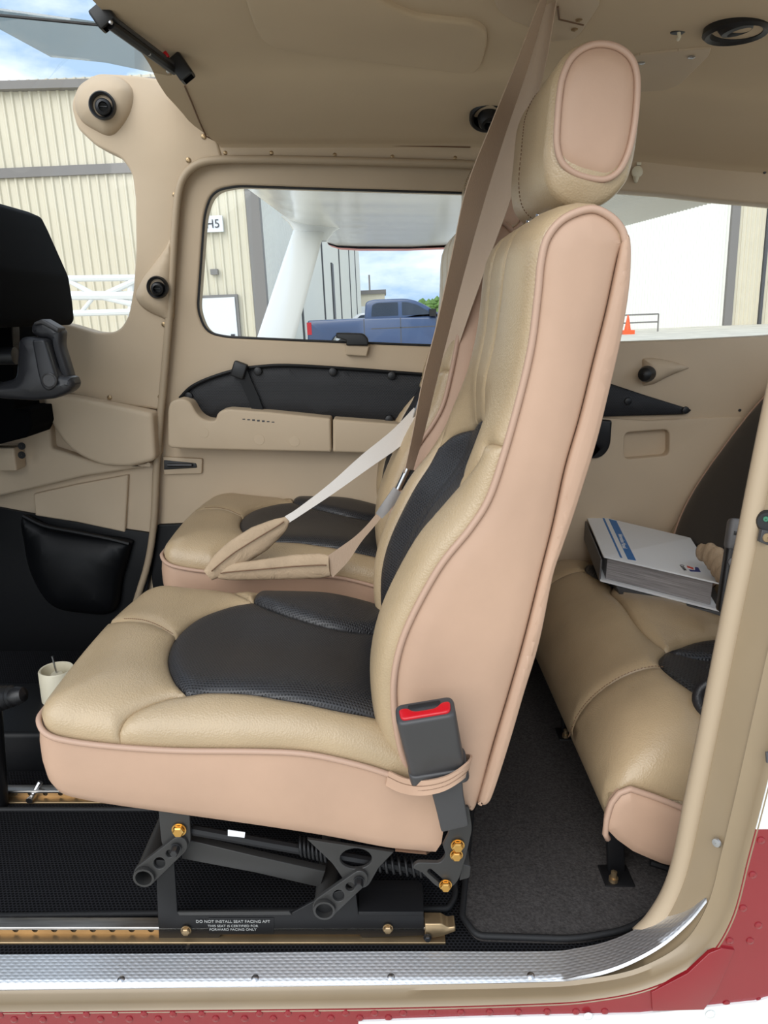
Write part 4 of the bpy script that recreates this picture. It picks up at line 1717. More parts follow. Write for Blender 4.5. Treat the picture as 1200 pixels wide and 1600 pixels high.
# the far seat is cranked higher, its headrest pushed further down
far_seat.location.x += 0.006
BASE = ('front_bracket', 'link_arm', 'torque_tube', 'cross_bar', 'rear_plate', 'base_frame', 'base_flange', 'roller_housing', 'housing_top', 'placard', 'rear_bracket', 'lower_lug', 'bolt', 'stud', 'rail_bolt', 'rail_pin', 'spring', 'adjuster_rod', 'white_tag')
for ch in far_seat.children:
    nm = ch.name.split('.')[0]
    if nm in BASE:
        continue
    ch.location.z += 0.042
    if nm == 'headrest':
        ch.location.z -= 0.052
        ch.location.x += 0.010
HNG = Vector((0.05, YC, 0.32)) - OFF['pilot_seat']
RB = Matrix.Translation(HNG) @ Matrix.Rotation(rad(-3.0), 4, 'Y') @ Matrix.Translation(-HNG)
for ch in far_seat.children:
    if ch.name.split('.')[0] in ('back_bolster', 'back_insert', 'back_insert_wing', 'upper_back_panel', 'back_boxing', 'back_core', 'back_piping', 'rear_shell', 'headrest', 'headrest_post'):
        ch.matrix_local = RB @ Matrix.Translation(ch.location)

# ================================================================== REAR BENCH
RX0, RX1 = 0.317, 0.86
RY = [(0.905, 1.318), (1.334, 1.735)]
rp_ = [(P(x, y, 0.905).x, P(x, y, 0.905).z) for x, y in [(948, 1255), (985, 1234), (1030, 1250), (1085, 1272)]]
rp_ = [(RX0, CZ - 0.712), (0.3185, CZ - 0.690), (0.323, CZ - 0.670), (0.332, CZ - 0.655), (0.347, CZ - 0.648), (0.39, CZ - 0.664), (0.442, CZ - 0.688), (0.55, CZ - 0.70), (0.9, CZ - 0.70)]
rb_ = [(RX0, CZ - 0.715), (0.335, CZ - 0.735), (0.36, CZ - 0.755), (0.40, CZ - 0.775), (0.45, CZ - 0.79), (0.9, CZ - 0.80)]


def rz(x, tab):
    return np.interp(x, [q[0] for q in tab], [q[1] for q in tab])


bench = thing('rear_bench_seat', (0.6, 1.32, 0.0), 'tan leather rear bench seat with black perforated inserts behind the front seats', 'seat')


M['perf_big'] = grid_mat('coarse_perforated_black_leather', (44, 44, 47), (10, 10, 11), 0.0062, 0.0062, 0.28, 0.42)
BA, BM, BB = RY[0][0], (RY[0][1] + RY[1][0]) / 2, RY[1][1]


def bench_raw(u, v):
    u = np.asarray(u, float)
    v = np.asarray(v, float)
    df = u - RX0
    ds = np.minimum(v - BA, BB - v)
    front = qc(df / 0.13)
    side = qc(ds / 0.13)
    dm = np.abs(v - BM)
    zc = CZ - 0.714 + 0.158 * qc(df / 0.145) - 0.03 * np.clip((df - 0.12) / 0.4, 0, 1)
    ze = rz(u, rp_)
    c = (np.maximum(zc, ze) - ze) * (0.10 + 0.90 * side) * np.clip(ds / 0.004, 0, 1) ** 0.5
    cen = 0.016 * np.exp(-(dm / 0.075) ** 2) * np.clip((df - 0.08) / 0.08, 0, 1)
    dip = 0.014 * np.clip((df - 0.12) / 0.1, 0, 1) * np.clip((dm - 0.07) / 0.06, 0, 1) * side
    return np.stack([u, v, rz(u, rp_) + c + cen - dip], 1)


def S_bench(u, v):
    p = bench_raw(u, v)
    n = surf_normals(bench_raw, np.asarray(u, float), np.asarray(v, float), 2e-3)
    n[n[:, 2] < 0] *= -1
    return p, n


def dens(L, step=0.015):
    out = []
    for a, b in zip(L[:-1], L[1:]):
        a, b = Vector(a), Vector(b)
        n = max(1, int((b - a).length / step))
        out += [tuple(a.lerp(b, k / n)) for k in range(n)]
    return out + [tuple(L[-1])]


def mbn(L):
    return [(x, 2 * BM - y) for x, y in L]


x0 = RX0 + 0.001
xi = RX0 + 0.138
ya = BA
ins = cr([(xi + 0.08, ya + 0.075), (xi + 0.025, ya + 0.115), (xi, ya + 0.18), (xi + 0.008, ya + 0.225), (xi + 0.035, BM - 0.155)], 6)
ins_hi = cr([(xi + 0.035, BM - 0.155), (xi + 0.10, BM - 0.11), (xi + 0.2, BM - 0.09), (RX1, BM - 0.085)], 5)
ins_lo = cr([(RX1, ya + 0.08), (xi + 0.18, ya + 0.066), (xi + 0.08, ya + 0.075)], 5)
wf = cr([(xi + 0.035, BM - 0.155), (xi + 0.14, BM - 0.168), (RX1, BM - 0.175)], 5)
tabn = (RX0 + 0.13, ya)
TIP = (RX0 + 0.145, BM)
kc = min(range(len(ins)), key=lambda i: abs(ins[i][1] - (ya + 0.185)))
ysm = ya + 0.185
seam1 = cr([(x0, ysm + 0.02), (x0 + 0.05, ysm + 0.008), ins[kc]], 6)
tip1 = cr([ins[-1], (xi + 0.012, BM - 0.09), TIP], 6)
F1 = dens([(RX0 + 0.02, ya), (x0, ya + 0.02), seam1[0]]) + seam1[1:] + ins[:kc][::-1] + dens([ins[0], tabn])[1:] + dens([tabn, (RX0 + 0.02, ya)])[1:-1]
F2 = dens([seam1[0], mbn(seam1)[0]]) + mbn(seam1)[1:] + mbn(ins)[kc + 1:] + mbn(tip1)[1:] + tip1[::-1][1:] + ins[kc:-1][::-1] + seam1[::-1][1:-1]
BN = dens([tabn, (RX1, ya)]) + ins_lo + dens([ins[0], tabn])[1:-1]
CBL = tip1 + mbn(tip1)[::-1][1:] + mbn(ins_hi)[1:] + ins_hi[::-1][:-1]
MID = ins + wf[1:] + ins_lo[:-1]
WGF = ins_hi + wf[::-1][:-1]
for nm, rg, mt, pf in (('front_panel', F1, 'leather', 0.005), ('front_panel', F2, 'leather', 0.005), ('front_panel', mbn(F1), 'leather', 0.005), ('side_bolster', BN, 'leather', 0.006), ('side_bolster', mbn(BN), 'leather', 0.006),
                       ('centre_bolster', CBL, 'leather', 0.010), ('perforated_insert', MID, 'perf_big', 0.004), ('perforated_insert', mbn(MID), 'perf_big', 0.004), ('insert_wing', WGF, 'perf_big', 0.008), ('insert_wing', mbn(WGF), 'perf_big', 0.008)):
    soft(nm, rg, M[mt], bench, pf, 0.02, 0.013, S_bench)
sp, sn = S_bench(np.array([q[0] for q in seam1]), np.array([q[1] for q in seam1]))
st = [Vector(p + n * 0.005 + np.array([0.0, -0.004, 0])) for p, n in zip(sp, sn)]
g = G()
for a, b in zip(st[:-1], st[1:]):
    for k in range(3):
        tube(g, [a.lerp(b, (k + 0.1) / 3), a.lerp(b, (k + 0.75) / 3)], 0.0007, 5)
mk('stitching', g, M['stitch'], bench)
# boxing of the bench and the side panel with its piping
pl_ = fil([(RX1, BA), (RX0 + 0.007, BA, 0.02), (RX0 + 0.007, BB, 0.02), (RX1, BB)], 0, 8)
pl_ = ccw(dens(pl_ + [pl_[0]])[:-1])
g = G()
lv = [(0.0, 0.04), (0.0, 0.5), (0.002, 0.75), (0.007, 0.92), (0.016, 1.0), (0.05, 1.0)]
n = len(pl_)
for ins_, t in lv:
    for x, y in (inset(pl_, ins_) if ins_ else pl_):
        zt, zb = float(rz(x, rp_)), float(rz(x, rb_))
        g.v.append((x, y, zt + (zb - zt) * t))
for k in range(len(lv) - 1):
    for i in range(n):
        j = (i + 1) % n
        g.f.append((k * n + i, k * n + j, (k + 1) * n + j, (k + 1) * n + i))
g.f.append(tuple((len(lv) - 1) * n + i for i in range(n)))
g.f.append(tuple(range(n)))
mk('cushion_boxing', g, M['leather'], bench, 60)
xs_ = [float(q) for q in np.concatenate([np.linspace(RX0 + 0.001, 0.35, 14), np.linspace(0.36, RX1, 24)])]
so = [(x, float(rz(x, rp_)) - 0.001) for x in xs_] + [(x, float(rz(x, rb_)) + 0.004) for x in xs_[::-1]]
g = G()
solid(g, so, frame_y(BA - 0.006), 0.014, 0.002, 0, 0.007, 0.03)
mk('side_panel', g, M['vinyl'], bench, 60)
g = G()
tube(g, [(x, BA - 0.005, float(rz(x, rp_)) + 0.001) for x in xs_[::-1]] + [(RX0 + 0.001, BA - 0.004, CZ - 0.722), (RX0 + 0.006, BA - 0.003, CZ - 0.732)], 0.0045, 8)
mk('cushion_piping', g, M['piping'], bench, 180)

# bench backrests, one per place
for (ya, yb) in RY:
    yc = (ya + yb) / 2
    hw = (yb - ya) / 2
    O = Vector((0.685, yc, CZ - 0.54))
    V_ = Vector((0.48, 0, 0.88)).normalized()
    U_ = Vector((0, 1, 0))
    N_b = Vector((-V_.z, 0, V_.x))
    ol = cr([(-hw, 0.0), (-hw, 0.2), (-hw * 0.98, 0.42), (-hw * 0.75, 0.56), (0, 0.60), (hw * 0.75, 0.56), (hw * 0.98, 0.42), (hw, 0.2), (hw, 0.0), (hw * 0.8, -0.03), (0, -0.04), (-hw * 0.8, -0.03)], 4, True)
    oval = cr([(-hw * 0.55, -0.02), (-hw * 0.86, 0.10), (-hw * 0.9, 0.24), (-hw * 0.7, 0.42), (0, 0.50), (hw * 0.7, 0.42), (hw * 0.9, 0.24), (hw * 0.86, 0.10), (hw * 0.55, -0.02)], 5)
    g = G()
    solid(g, ol, (O, U_, V_, N_b), 0.10, 0.02, 0.02, 0.012, 0.06)
    bb = mk('backrest', g, M['leather'], bench, 60)
    g = G()
    solid(g, oval, (O + N_b * 0.010, U_, V_, N_b), 0.012, 0.004, 0, 0.012, 0.05)
    mk('back_insert', g, M['blackhide'], bb, 60)
    g = G()
    ov = [O + U_ * a + V_ * b + N_b * 0.012 for a, b in oval]
    tube(g, ov, 0.003, 6)
    mk('back_piping', g, M['piping'], bb, 180)
    g = G()
    tube(g, [O + U_ * a + V_ * b + N_b * 0.022 for a, b in cr([(-hw * 0.35, -0.02), (-hw * 0.5, 0.15), (-hw * 0.3, 0.36)], 5)], 0.004, 6)
    mk('insert_seam', g, M['blackhide'], bb, 180)

# bench legs
for (x, y, foot) in ((950, 1372, True), (878, 1150, False)):
    c = PZ(x, y, 0.006)
    g = G()
    box(g, c + Vector((0.012, 0.0, 0.0)), (0.045, 0.045, 0.012), None, 0.002)
    ft = mk('foot_plate', g, M['frameblack'], bench)
    g = G()
    box(g, c + Vector((0.01, 0.014, 0.06)), (0.026, 0.012, 0.125), Matrix.Rotation(rad(-6), 3, 'Y'), 0.003)
    mk('leg', g, M['frameblack'], bench)
    g = G()
    cc = c + Vector((0.004, -0.012, 0.006))
    lathe(g, [(0.007, 0), (0.007, 0.006), (0.0045, 0.006), (0.0045, 0.016), (0.0005, 0.017)], cc, (0, 0, 1), 12)
    mk('bolt', g, M['railgold'], ft, 30)
g = G()
tube(g, [Vector((0.40, 0.93, 0.045)), Vector((0.48, 0.91, 0.03)), Vector((0.6, 0.90, 0.03))], 0.006, 8)
mk('under_seat_cable', g, M['frameblack'], bench)

# ================================================================== FLOOR THINGS
# seat rails
def seat_rail(name, y, x0, x1, label, stop=None):
    t = thing(name, ((x0 + x1) / 2, y, 0.0), label, 'rail', 'seat rails')
    g = G()
    solid(g, rect(x0, y - 0.009, x1, y + 0.009, 0.001), frame_up(0.021), 0.004, 0.001)
    mk('rail_top', g, M['rail'], t)
    nh = int((x1 - x0) / 0.027)
    hl = [circ(x0 + 0.02 + 0.027 * k, 0.0105, 0.0045, 10) for k in range(nh)]
    g = G()
    solid(g, rect(x0, 0.002, x1, 0.0185), (Vector((0, y - 0.002, 0)), Vector((1, 0, 0)), Vector((0, 0, 1)), Vector((0, -1, 0))), 0.004, 0, holes=hl)
    mk('rail_web', g, M['railgold'], t)
    g = G()
    solid(g, rect(x0, y - 0.017, x1, y + 0.017, 0.001), frame_up(0.0035), 0.003, 0.001)
    mk('rail_foot', g, M['railgold'], t)
    return t


r1 = seat_rail('seat_rail', 0.841, -0.75, 0.085, 'bright metal seat rail under the near seat along the door sill')
g = G()
a = P(668, 1450, 0.825)
solid(g, pl(fil([(664, 1444), (690, 1444, 3), (700, 1450, 3), (712, 1448, 4), (712, 1456), (690, 1464), (664, 1468)]), 0.826), frame_y(0.826), 0.02, 0.002)
mk('rail_stop', g, M['railgold'], r1)
gg = G()
hexbolt(gg, 668, 1464, 0.824, 0.0045, 0.006)
mk('stop_pin', gg, M['darkbolt'], r1, 30)
r2 = seat_rail('seat_rail', 1.142, -0.95, 0.06, 'second seat rail further in, seen below the near seat front corner')
g = G()
p = Vector((P(50, 1250, 1.13).x, 1.132, 0.0))
tube(g, [p + Vector((0, -0.012, 0.010)), p + Vector((0.0, 0.004, 0.012)), p + Vector((0.012, 0.012, 0.032))], [0.006, 0.004, 0.005], 8)
mk('rail_pin', g, M['steel'], r2)

# floor mats
def floor_mat(name, px, z, label, mt, rpx=6):
    o = fil(px, rpx)
    pts = [(PZ(x, y, z).x, PZ(x, y, z).y) for x, y in o]
    t = thing(name, (sum(p[0] for p in pts) / len(pts), sum(p[1] for p in pts) / len(pts), 0.0), label, 'mat', 'floor mats')
    g = G()
    solid(g, pts, frame_up(z), z - 0.0005, 0.002)
    mk('mat_face', g, mt, t)
    g = G()
    tube(g, [Vector((x, y, z)) for x, y in ccw(pts)], 0.0045, 8, True, flat=(1, 1))
    mk('binding', g, M['binding'], t, 180)
    return t


floor_mat('floor_mat', [(722, 1432, 4), (737, 1268), (850, 985), (905, 860), (1140, 860), (1120, 1380, 10), (1040, 1412, 30), (985, 1452, 30), (900, 1467, 30), (745, 1462, 12)], 0.010, 'charcoal loop floor mat between the near seat and the rear bench', M['mat_rear'])
floor_mat('floor_mat', [(-300, 1436), (700, 1420), (712, 1400, 8), (700, 1265), (-300, 1265)], 0.007, 'black woven floor mat under the near seat between the rails', M['carpet'])

# fuel selector: ivory ring pot with a pin
c = PZ(92, 1078, 0.10)
t = thing('selector_knob', (c.x, c.y, 0.0), 'ivory plastic ring knob with a metal pin on the dark centre pedestal', 'knob')
g = G()
lathe(g, [(0.034, -0.02), (0.034, 0.045), (0.032, 0.048), (0.029, 0.047), (0.028, 0.010), (0.002, 0.010)], c, (0, 0, 1), 28)
mk('ring', g, M['ivory'], t, 40)
g = G()
lathe(g, [(0.012, 0.01), (0.012, 0.036), (0.010, 0.038), (0.0005, 0.038)], c, (0, 0, 1), 18)
mk('hub', g, M['ivory'], t, 40)
g = G()
tube(g, [c + Vector((0.0, 0, 0.036)), c + Vector((-0.005, 0, 0.075))], [0.0016, 0.0022], 8)
mk('pin', g, M['steel'], t)
# pedestal that carries it
g = G()
solid(g, [(-1.35, 1.22), (c.x + 0.09, 1.22), (c.x + 0.09, 1.42), (-1.35, 1.42)], frame_up(0.082), 0.08, 0.01)
ped = mk('centre_pedestal', g, M['blackvinyl'], None)
tag(ped, 'low black centre pedestal on the floor ahead of the seats', 'pedestal')
# black bellows knob at the left edge
c = P(22, 1092, 1.10)
t = thing('control_boot', (c.x, c.y, 0.0), 'black ribbed rubber boot at the left edge, low beside the ivory knob', 'boot')
g = G()
prf = []
for k in range(6):
    prf += [(0.026 - k * 0.0015, k * 0.010), (0.021 - k * 0.0015, k * 0.010 + 0.005)]
lathe(g, prf + [(0.010, 0.062), (0.0005, 0.064)], c + Vector((-0.055, 0.01, -0.01)), (1, -0.1, 0.25), 20)
mk('bellows', g, M['blackplastic'], t, 40)
g = G()
lathe(g, [(0.012, -0.012), (0.016, 0.0), (0.012, 0.012), (0.0005, 0.016)], c + Vector((0.006, 0.0, 0.006)), (1, -0.1, 0.25), 16)
mk('collar', g, M['blackplastic'], t, 40)
g = G()
tube(g, [c + Vector((-0.05, 0.01, -0.02)), Vector((c.x - 0.07, c.y + 0.02, 0.0))], 0.02, 12)
mk('stalk', g, M['blackplastic'], t)

# ================================================================== BELTS
# ---- buckle of the near seat, held by a leather loop
bk = thing('seat_belt_buckle', tuple(P(716, 1330, 0.80)), 'dark grey seat belt buckle with red release button beside the near seat', 'buckle')
YBK = 0.792
pa, pb = P(664, 1110, YBK - 0.034), P(682, 1194, YBK)
ax = (pa - pb).normalized()
u_ = Vector((ax.z, 0, -ax.x)).normalized()
v_ = ax.cross(u_)
v_ = v_ if v_.y > 0 else -v_
Lb = (pa - pb).length


def along(name, prof, o, parent, mt, a0, a1, bev0=0.003, bev1=0.003):
    g = G()
    solid(g, prof, (o + ax * a1, u_, v_, ax), a1 - a0, bev0, bev1)
    return mk(name, g, M[mt], parent, 40)


hw = 0.0345
bod = along('body', rect(-hw, -0.015, hw, 0.016, 0.010, 6), pb, bk, 'darkplastic', -0.002, Lb, 0.004, 0.002)
along('release_button', fil([(-hw + 0.006, -0.010, 0.006), (hw - 0.006, -0.010, 0.006), (hw - 0.004, 0.006, 0.005), (0.020, 0.006, 0.004), (0.013, -0.001, 0.006), (-0.013, -0.001, 0.006), (-0.020, 0.006, 0.004), (-hw + 0.004, 0.006, 0.005)], 0, 5), pb, bk, 'redbutton', Lb - 0.004, Lb + 0.003, 0.002, 0)
along('tongue_slot', rect(-0.019, 0.004, 0.019, 0.011, 0.002, 3), pb, bk, 'blackplastic', Lb - 0.006, Lb + 0.0006, 0.0003, 0)
along('collar', rect(-hw - 0.002, -0.018, hw + 0.002, 0.019, 0.011, 6), pb + ax * -0.002 + u_ * 0.001, bk, 'darkplastic', -0.020, 0.006, 0.003, 0.003)
g = G()
solid(g, pl(fil([(668, 1216, 4), (722, 1204, 4), (724, 1240, 10), (733, 1292, 5), (690, 1302, 4), (682, 1268, 10)], 0), 0.784), frame_y(0.784), 0.016, 0.003)
mk('stalk', g, M['darkplastic'], bk, 40)
# loop
lp = thing('leather_strap_loop', tuple(P(660, 1235, 0.80)), 'stitched pinkish leather loop holding the buckle against the near seat', 'strap')
path = [(P(606, 1216, 0.816), 0), (P(630, 1227, 0.797), 0), (P(660, 1231, 0.775), 0), (P(695, 1224, 0.770), 0), (P(722, 1208, 0.774), 0), (P(733, 1196, 0.790), 0), (P(730, 1190, 0.808), 0), (P(712, 1192, 0.818), 0), (P(665, 1200, 0.818), 0), (P(640, 1196, 0.818), 0)]
cp = [Vector(q) for q in cr([tuple(p) for p, _ in path], 5)]
g = G()
ribbon(g, cp, [Vector((0.002, 0, 0.0105))] * len(cp), 0.0028)
mk('strap', g, M['vinyl'], lp, 50)
for dz in (-0.0025, 0.0035):
    g = G()
    for k in range(0, len(cp) - 18, 1):
        a, b = cp[k] + Vector((0, -0.0018, dz)), cp[k + 1] + Vector((0, -0.0018, dz))
        for j in range(3):
            tube(g, [a.lerp(b, j / 3), a.lerp(b, (j + 0.6) / 3)], 0.0005, 4)
    mk('stitching', g, M['stitch'], lp)


def smooth3(pts, n=6):
    return [Vector(q) for q in cr([tuple(p) for p in pts], n)]


def strap_part(name, ctr, widths, mt, parent, th=0.0016, n=6):
    """ctr: (px, py, Y) list; widths: (dx, dy) pixel half-width vector with a depth change"""
    C = [P(*q) for q in ctr]
    Hf = []
    for q, w in zip(ctr, widths):
        e = P(q[0] + w[0], q[1] + w[1], q[2] + (w[2] if len(w) > 2 else 0))
        Hf.append(e - P(*q))
    C = smooth3(C, n)
    Hs = smooth3(Hf, n)
    g = G()
    ribbon(g, C, Hs, th)
    return mk(name, g, M[mt], parent, 60)


anc = ceil_pt(866, 28)
# far seat harness (broader, lighter band in view)
h2 = thing('shoulder_harness', tuple(anc), 'broad light brown shoulder belt from ceiling to far seat, with white lap strap', 'seat belt', 'shoulder belts')
strap_part('shoulder_strap', [(862, -8, 1.20), (838, 100, 1.22), (806, 200, 1.25), (778, 300, 1.28), (746, 400, 1.32), (716, 500, 1.35), (699, 555, 1.38), (682, 605, 1.40), (668, 645, 1.42)],
           [(9, 1, -0.01), (14, 3, -0.012), (19, 4, -0.015), (22, 5, -0.015), (18, 5, -0.015), (13, 4, -0.012), (11, 4, -0.01), (8, 4, 0), (7, 3, 0)], 'webbing', h2)
g = G()
tube(g, [P(675, 630, 1.40), P(668, 648, 1.40), P(660, 666, 1.40)], 0.0055, 10)
mk('tongue_bar', g, M['chrome'], h2)
strap_part('tongue_plate', [(664, 632, 1.415), (657, 652, 1.415), (650, 668, 1.415)], [(10, 6, 0.01)] * 3, 'steel', h2, 0.003, 2)
strap_part('buckle_frame', [(640, 690, 1.42), (630, 686, 1.42), (624, 688, 1.42)], [(4, -6, 0.0)] * 3, 'chrome', h2, 0.004, 2)
strap_part('lap_strap', [(654, 650, 1.41), (620, 684, 1.385), (570, 722, 1.355), (520, 762, 1.335), (470, 798, 1.32), (448, 812, 1.315)], [(7, 13, 0.0), (7, 12, 0.0), (6, 10, 0.0), (4, 7, 0), (3, 5, 0), (3, 5, 0)], 'webwhite', h2)


def sleeve(name, ctr, rads, parent):
    C = smooth3([P(*q) for q in ctr], 5)
    R_ = [float(np.interp(i / (len(C) - 1), np.linspace(0, 1, len(rads)), rads)) for i in range(len(C))]
    g = G()
    tube(g, C, R_, 16, flat=(1.0, 0.42))
    s = mk(name, g, M['sleeve'], parent, 70)
    gg = G()
    sm = [c + Vector((0, -0.42 * r - 0.004, 0.25 * r)) for c, r in zip(C, R_)][2:-2]
    tube(gg, sm, 0.0012, 5)
    mk('sleeve_seam', gg, M['stitch'], s, 180)
    return s


sleeve('belt_sleeve', [(449, 811, 1.315), (436, 822, 1.315), (405, 842, 1.310), (370, 864, 1.305), (345, 883, 1.30), (325, 899, 1.295)], [0.006, 0.016, 0.026, 0.026, 0.022, 0.012], h2)

# near seat harness (dark, seen nearly edge on)
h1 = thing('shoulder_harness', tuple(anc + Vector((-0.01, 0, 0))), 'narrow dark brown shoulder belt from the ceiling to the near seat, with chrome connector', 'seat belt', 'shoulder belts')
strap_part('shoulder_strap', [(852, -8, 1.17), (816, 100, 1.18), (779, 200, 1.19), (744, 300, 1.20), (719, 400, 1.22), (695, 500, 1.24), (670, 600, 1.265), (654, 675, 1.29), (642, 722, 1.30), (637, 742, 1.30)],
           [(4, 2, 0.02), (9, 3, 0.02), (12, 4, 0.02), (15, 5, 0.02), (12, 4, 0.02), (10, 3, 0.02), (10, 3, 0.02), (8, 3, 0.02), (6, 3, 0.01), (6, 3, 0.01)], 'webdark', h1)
g = G()
tube(g, [P(637, 732, 1.297), P(622, 764, 1.297)], 0.0062, 12)
mk('tongue_bar', g, M['chrome'], h1)
strap_part('connector_sleeve', [(645, 735, 1.305), (632, 766, 1.305)], [(10, 2, 0.0)] * 2, 'blackplastic', h1, 0.008, 2)
strap_part('tongue', [(622, 766, 1.30), (603, 792, 1.295), (592, 806, 1.293)], [(7, 5, 0.0), (6, 5, 0), (5, 4, 0)], 'steel', h1, 0.003, 3)
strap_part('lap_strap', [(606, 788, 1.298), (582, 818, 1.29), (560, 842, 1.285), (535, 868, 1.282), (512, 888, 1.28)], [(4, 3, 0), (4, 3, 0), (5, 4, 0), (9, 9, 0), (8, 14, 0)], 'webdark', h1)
sleeve('belt_sleeve', [(516, 884, 1.282), (500, 884, 1.286), (460, 886, 1.288), (410, 890, 1.292), (360, 894, 1.296), (340, 897, 1.297)], [0.020, 0.024, 0.024, 0.020, 0.016, 0.010], h1)

# ================================================================== THINGS ON THE BENCH
# ---- ring binder
ZB = CZ - 0.485
c1, c2, c3, c4 = PZ(914, 801, ZB), PZ(943, 869, ZB), PZ(1125, 911, ZB), PZ(1079, 840, ZB)
ctr_b = (c1 + c2 + c3 + c4) / 4
bd = thing('ring_binder', (ctr_b.x, ctr_b.y, ZB - 0.055), 'white ring binder with blue stripes lying on the rear bench', 'binder')
Ub = ((c3 - c2) + (c4 - c1)).normalized()
Wb = ((c1 - c2) + (c4 - c3))
Wb = (Wb - Ub * Wb.dot(Ub)).normalized()
wb_, hb_ = 0.255, 0.30
Ob = ctr_b
tilt = Matrix.Rotation(rad(5), 3, Wb)
Nb = Ub.cross(Wb)
if Nb.z < 0:
    Nb = -Nb
corners = [(c - Ob) for c in (c2, c3, c4, c1)]
cpoly = [(q.dot(Ub), q.dot(Wb)) for q in corners]
g = G()
solid(g, fil(cpoly, 0.004), (Ob, Ub, Wb, Nb), 0.003, 0.001)
cv = mk('front_cover', g, M['paper'], bd)


def on_cover(px, py):
    q = PZ(px, py, ZB) - Ob
    return (q.dot(Ub), q.dot(Wb))


for nm, quad, mt in (('blue_stripe', [(951, 811), (963, 814), (994, 876), (981, 874)], 'blue'), ('blue_stripe', [(941, 809), (944.5, 810), (972.5, 872), (969, 871)], 'blue'),
                     ('logo_flag', [(1086, 886), (1091, 887), (1095, 894), (1079, 893), (1076, 890), (1086, 891)], 'navy'), ('logo_flame', [(1073, 884), (1083, 887), (1084, 890), (1078, 888), (1074, 887)], 'redprint')):
    g = G()
    solid(g, [on_cover(*q) for q in quad], (Ob + Nb * 0.0004, Ub, Wb, Nb), 0.0006)
    mk(nm, g, M[mt], cv)
d1 = PZ(974, 860, ZB) - PZ(964, 830, ZB)
d1.normalize()
n1 = Nb.cross(d1)
textobj('cover_lettering', 'Information Manual', 0.0135, (PZ(972.5, 846, ZB) + Nb * 0.001, d1, n1, Nb), M['whiteprint'], cv)
d2 = (PZ(1071, 893, ZB) - PZ(1060, 880, ZB)).normalized()
textobj('logo_lettering', 'Cessna', 0.012, (PZ(1068, 887.5, ZB) + Nb * 0.001, d2, Nb.cross(d2), Nb), M['ink'], cv)
inn_ = inset(ccw(cpoly), 0.009)
g = G()
solid(g, inn_, (Ob - Nb * 0.004, Ub, Wb, Nb), 0.046, 0.001)
mk('page_block', g, M['pages'], bd)
g = G()
solid(g, inset(ccw(cpoly), -0.003), (Ob - Nb * 0.051, Ub, Wb, Nb), 0.004, 0.001)
mk('back_cover', g, M['paper'], bd)
g = G()
e1, e2 = Vector(cpoly[0]), Vector(cpoly[3])
solid(g, [(e1.x - 0.006, e1.y), (e1.x - 0.002, e1.y), (e2.x - 0.002, e2.y), (e2.x - 0.006, e2.y)], (Ob - Nb * 0.008, Ub, Wb, Nb), 0.046, 0.001)
mk('spine', g, M['greyplastic'], bd)
# ---- dark folder under the binder
ZF = ZB - 0.056
q = [PZ(938, 862, ZF), PZ(968, 928, ZF), PZ(1135, 958, ZF), PZ(1095, 872, ZF)]
g = G()
solid(g, fil([(a.x, a.y) for a in q], 0.006), frame_up(ZF), 0.012, 0.002)
fo = mk('folder', g, M['darkplastic'], None)
tag(fo, 'dark grey folder under the white binder on the rear bench', 'folder')

# ---- beige belt sleeve bunched beside the binder
g = G()
pts = smooth3([P(1092, 862, 1.36), P(1112, 868, 1.33), P(1126, 885, 1.30), P(1134, 905, 1.27), P(1140, 935, 1.24)], 6)
tube(g, pts, [0.014 + 0.012 * math.sin(math.pi * min(1, i / (len(pts) - 1) * 1.15)) + 0.002 * math.sin(i * 1.7) for i in range(len(pts))], 14, flat=(1, 0.6))
bs = mk('belt_sleeve', g, M['sleeve'], None, 70)
tag(bs, 'crumpled beige belt sleeve between the white binder and the handheld radio', 'seat belt')

# ---- handheld radio leaning on the backrest
rd = thing('handheld_radio', tuple(P(1150, 945, 1.18)), 'grey and black handheld radio with silver antenna on the rear bench by the door post', 'radio')
cc = P(1157, 880, 1.15)
Rr = Matrix.Rotation(rad(8), 3, 'Y') @ Matrix.Rotation(rad(-14), 3, 'X') @ Matrix.Rotation(rad(-18), 3, 'Z')
g = G()
box(g, cc + Rr @ Vector((0, 0, -0.012)), (0.052, 0.034, 0.145), Rr, 0.006)
mk('body', g, M['blackplastic'], rd, 40)
g = G()
box(g, cc + Rr @ Vector((0, -0.003, 0.046)), (0.056, 0.036, 0.052), Rr, 0.007)
face = mk('speaker_face', g, M['greyplastic'], rd, 40)
g = G()
box(g, cc + Rr @ Vector((0.006, -0.0215, 0.052)), (0.006, 0.002, 0.030), Rr, 0.0006)
mk('slot', g, M['blackplastic'], face, 40)
g = G()
box(g, cc + Rr @ Vector((-0.014, -0.0215, 0.048)), (0.012, 0.002, 0.006), Rr, 0.0006)
mk('slot', g, M['blackplastic'], face, 40)
g = G()
box(g, cc + Rr @ Vector((0, -0.0215, 0.026)), (0.034, 0.002, 0.008), Rr, 0.0006)
mk('screen', g, M['darkplastic'], face, 40)
g = G()
lathe(g, [(0.0085, 0), (0.008, 0.004), (0.004, 0.006), (0.0005, 0.006)], cc + Rr @ Vector((-0.014, -0.018, 0.000)), Rr @ Vector((0, -1, 0)), 16)
mk('button', g, M['greyplastic'], rd)
g = G()
an = cc + Rr @ Vector((0.008, 0, 0.078))
lathe(g, [(0.009, -0.008), (0.009, 0.008), (0.006, 0.011), (0.0005, 0.011)], an, (0, 0, 1), 16)
mk('antenna_base', g, M['blackplastic'], rd)
g = G()
tube(g, [an + Vector((0, 0, 0.004)), an + Vector((0.030, -0.004, 0.034)), an + Vector((0.06, -0.008, 0.064))], 0.004, 10)
mk('antenna', g, M['chrome'], rd)

